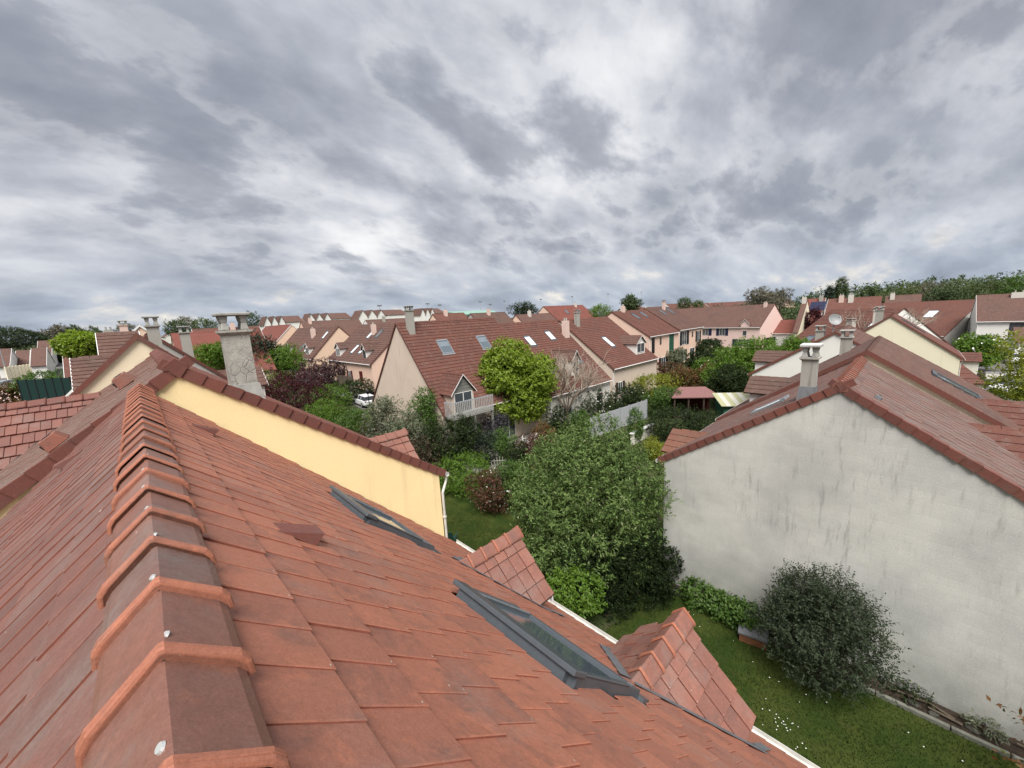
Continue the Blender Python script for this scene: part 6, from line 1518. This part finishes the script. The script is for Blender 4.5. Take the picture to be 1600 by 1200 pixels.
def chair(label, x, y, rz, mat, z=0):
    o = thing('garden_chair', label, 'chair', (x, y, z), rz)
    m = MB(); m.box(-.26, .26, -.25, .25, .40, .44); m.build('seat', mat, o, bevel=.01)
    m = MB(); m.sweep([(-.27, 0), (.27, 0), (.27, .03), (-.27, .03)], [(Vector((0, .24 + .05 * t, .45 + .5 * t)), Vector((1 - .25 * t * t, 0, 0)), Vector((0, 1, 0))) for t in (0, .25, .5, .75, 1)], True); m.build('backrest', mat, o)
    for sx in (-.23, .23):
        for sy in (-.22, .22): m = MB(); m.tube((sx, sy, .40), (sx * 1.1, sy * 1.15, 0), .02, .018, 6); m.build('leg', mat, o)
    for sx in (-.28, .28): m = MB(); m.box(sx - .03, sx + .03, -.24, .26, .64, .67); m.build('armrest', mat, o)
chair('dark green garden chair on the lawn beside the yellow house', 9.5, 14.85, 2.2, flat('green_plastic', (.02, .06, .045), .4, .1))
chair('white garden chair on the terrace of the beige house', 22.4, 22.0, .6, WHITE)
chair('second white garden chair nearer the lime green tree trunk', 23.4, 21.6, -.8, WHITE)
# left street: windbreak, pale wall, lamp
a_ = at(118, 626, 36); b_ = at(40, 640, 36)
run_of_panels('windbreak', 'dark green windbreak screen below the hedge at left', 'fence', b_, a_, 2.6, 6, flat('windbreak_net', (.006, .026, .022), .7, .12), BLACK, z=a_.z - .4)
q0_ = on_ground(14, 598); q1_ = on_ground(52, 587)
run_of_panels('wall', 'cream garden wall with gate pillars along the left street', 'garden wall', q0_, q1_, 2.4, 7, W_CREAM2, W_CREAM2, part='wall_panel', th=.2)
lp = on_ground(14, 596); tz = 5.2
o = thing('street_lamp', 'pale street lamp standing by the cream wall at left', 'street lamp', (lp.x, lp.y, ground_z(lp.x, lp.y)), .6)
m = MB(); m.tube((0, 0, 0), (0, 0, tz), .09, .06, 8); m.tube((0, 0, tz), (-.8, 0, tz + .12), .05, .04, 6); m.build('pole', ZINC, o)
m = MB(); m.frustum((-1.1, 0), .45, .17, tz + .06, .35, .12, tz + .2); m.build('lamp_head', WHITE, o)
# ------------------------------------------------------------------ cars
def loft(mb, sections):
    n = len(sections[0]); vs = sum(sections, []); fs = []
    for k in range(len(sections) - 1):
        for i in range(n): j = (i + 1) % n; fs.append((k * n + i, (k + 1) * n + i, (k + 1) * n + j, k * n + j))
    fs += [tuple(range(n)), tuple(range(len(sections) * n - 1, (len(sections) - 1) * n - 1, -1))]
    mb.mesh(vs, fs)
def car(label, x, y, rz, paint, z=None, estate=False, group='parked cars', s=1.0):
    o = thing('parked_car', label, 'car', (x, y, ground_z(x, y) + .04 if z is None else z), rz, group)
    L, Wd = 4.3, 1.76
    def sec(xp, w, zb, zs, zt, tuck=.9): # rounded body section
        h = w / 2
        return [(xp, -h * tuck, zb), (xp, -h, zb + .12), (xp, -h, zs), (xp, -h * .93, zt), (xp, h * .93, zt), (xp, h, zs), (xp, h, zb + .12), (xp, h * tuck, zb)]
    m = MB(); loft(m, [sec(-2.15, 1.45, .42, .62, .72), sec(-2.05, 1.66, .26, .72, .88), sec(-1.3, Wd, .2, .84, .97), sec(0, Wd, .2, .84, .96), sec(.9, Wd, .2, .82, .95), sec(1.5, 1.72, .2, .76, .88), sec(2.0, 1.6, .26, .66, .74), sec(2.15, 1.4, .4, .56, .62)])
    b = m.build('body', paint, o, smooth=False, bevel=.04)
    def cab(xp, w0, z0, w1, z1): return [(xp, -w0 / 2, z0), (xp, -w1 / 2, z1), (xp, w1 / 2, z1), (xp, w0 / 2, z0)]
    rb_ = -1.95 if estate else -1.55
    m = MB(); loft(m, [cab(-2.0, 1.6, .9, 1.58, .93), cab(rb_, 1.6, .93, 1.28, 1.42), cab(-.3, 1.62, .95, 1.34, 1.47), cab(.35, 1.62, .95, 1.3, 1.42), cab(1.1, 1.6, .93, 1.56, .95)]); m.build('window', PANE, o, bevel=.02)
    m = MB(); loft(m, [cab(rb_ - .05, 1.3, 1.40, 1.2, 1.45), cab(-.3, 1.37, 1.44, 1.26, 1.50), cab(.38, 1.33, 1.40, 1.22, 1.45)]); m.build('roof', paint, o, bevel=.02)
    m = MB()
    for sx in (-.8, .8):
        m.mesh([(-.95, sx * 1.0, .95), (-.8, sx * 1.0, .95), (-.85, sx * .84, 1.43), (-.95, sx * .84, 1.43)], [(0, 1, 2, 3)] if sx < 0 else [(3, 2, 1, 0)]); m.mesh([(.02, sx * 1.01, .95), (.14, sx * 1.01, .95), (.05, sx * .85, 1.45), (-.05, sx * .85, 1.45)], [(0, 1, 2, 3)] if sx < 0 else [(3, 2, 1, 0)])
    m.build('pillar', paint, o)
    for sx in (-1.32, 1.33):
        for sy in (-.80, .80):
            m = MB(); m.tube((sx, sy - .1, .31), (sx, sy + .1, .31), .31, n=16); w_ = m.build('wheel', BLACK, o)
            m = MB(); m.tube((sx, sy - .115, .31), (sx, sy + .115, .31), .19, n=10); m.build('rim', ZINC, w_)
    for sy in (-.62, .62):
        m = MB(); m.box(2.0, 2.13, sy - .2, sy + .2, .60, .72); m.build('headlight', SILVER, o, bevel=.02)
        m = MB(); m.box(-2.14, -2.04, sy - .14, sy + .14, .66, .86); m.build('tail_light', RUST, o, bevel=.02)
    m = MB(); m.box(2.1, 2.18, -.5, .5, .34, .52); m.build('grille', BLACK, o)
    m = MB(); m.box(2.171, 2.19, -.26, .26, .38, .49); m.box(-2.19, -2.1, -.26, .26, .5, .61); m.build('number_plate', WHITE, o)
    o.scale = (s, s, s)
CW = flat('car_white', (.75, .75, .76), .25, .03, 3, .6); CS = flat('car_silver', (.42, .45, .49), .25, .05, 3, .7, metal=.4); CB = flat('car_black', (.02, .02, .023), .2, .05, 3, .7)
p = on_ground(65, 583); car('white car driving up the left street towards us', p.x, p.y, math.atan2(-p.y, -p.x) + .25, CW)
p = on_ground(4, 634); car('silver car parked by the cream wall at the left edge', p.x, p.y, math.atan2(-p.y, -p.x) - .5, CS)
p = on_ground(2, 612); car('second silver car parked farther up the left edge', p.x, p.y, math.atan2(-p.y, -p.x) - .5, CS)
car('white estate car parked left of the beige gable', 20.6, 50.2, math.atan2(-50, -21) + math.pi + .35, CW, estate=True)
p = on_ground(1583, 566); car('white car parked before the garage at right', p.x - 1, p.y, math.pi - .15, CW)
car('white car under the feathery tree at right', 66.5, -8.4, 2.4, CW); car('black car behind the white one under the feathery tree', 71.0, -8.0, 2.4, CB)
p = on_ground(1551, 548); car('pale car half hidden beside the garage', p.x + 2, p.y, math.pi, CW)
m = MB(); m.box(0, 3.6, -.1, .1, -.2, 1.6); lw = thing('wall', 'beige wall at the road corner beyond the lean-to garage', 'garden wall', (70.0, -6.6, 0), -1.3); m.build('body', W_OFF, lw)
m = MB(); m.box(-.05, 3.65, -.15, .15, 1.602, 1.68); m.build('coping', CONC, lw)

o = thing('post_lamp', 'black garden lamp post beside the parked white estate car', 'lamp post', (19.2, 45.5, ground_z(19.2, 45.5)))
m = MB(); m.tube((0, 0, 0), (0, 0, 2.5), .06, .05, 8); m.build('pole', BLACK, o)
m = MB(); m.frustum((0, 0), .1, .1, 2.5, .18, .18, 2.85); m.frustum((0, 0), .22, .22, 2.86, .03, .03, 3.0); m.build('lantern', BLACK, o)
o = thing('trellis', 'pale wooden fan trellis between the dark glossy and rust red shrubs', 'trellis', (16.3, 18.6, 0), -.7)
for k in range(7): m = MB(); m.tube(((k - 3) * .09, 0, .1), ((k - 3) * .2, 0, 1.75 - .04 * (k - 3) ** 2), .022, n=5); m.build('lath', flat('trellis_wood', (.36, .34, .30), .8, .1), o)
for z in (.6, 1.05, 1.45): m = MB(); m.tube((-.2 - z * .25, .03, z), (.2 + z * .25, .03, z), .02, n=5); m.build('cross_lath', flat('trellis_wood', (.36, .34, .30)), o)

for i, (x, y, s) in enumerate(((13.7, -.9, .3), (13.75, -2.2, .26), (13.7, -3.4, .34), (13.72, -4.5, .3))):
    plant('bedding_plant', ('low plant in the soil bed right of the dark silvery shrub', 'small tuft in the soil bed between the stones', 'spreading plant in the soil bed below the reddish branch', 'last tuft of the soil bed at the right edge')[i], 'plant', [(x, y, .12, s * .75, s, s * .7)], (L_HEDGE, L_SILVER, L_MID, L_HEDGE)[i], 70, 6, .10, seed=300 + i, twig=.18, slim=.3, group='low plants in the soil bed')
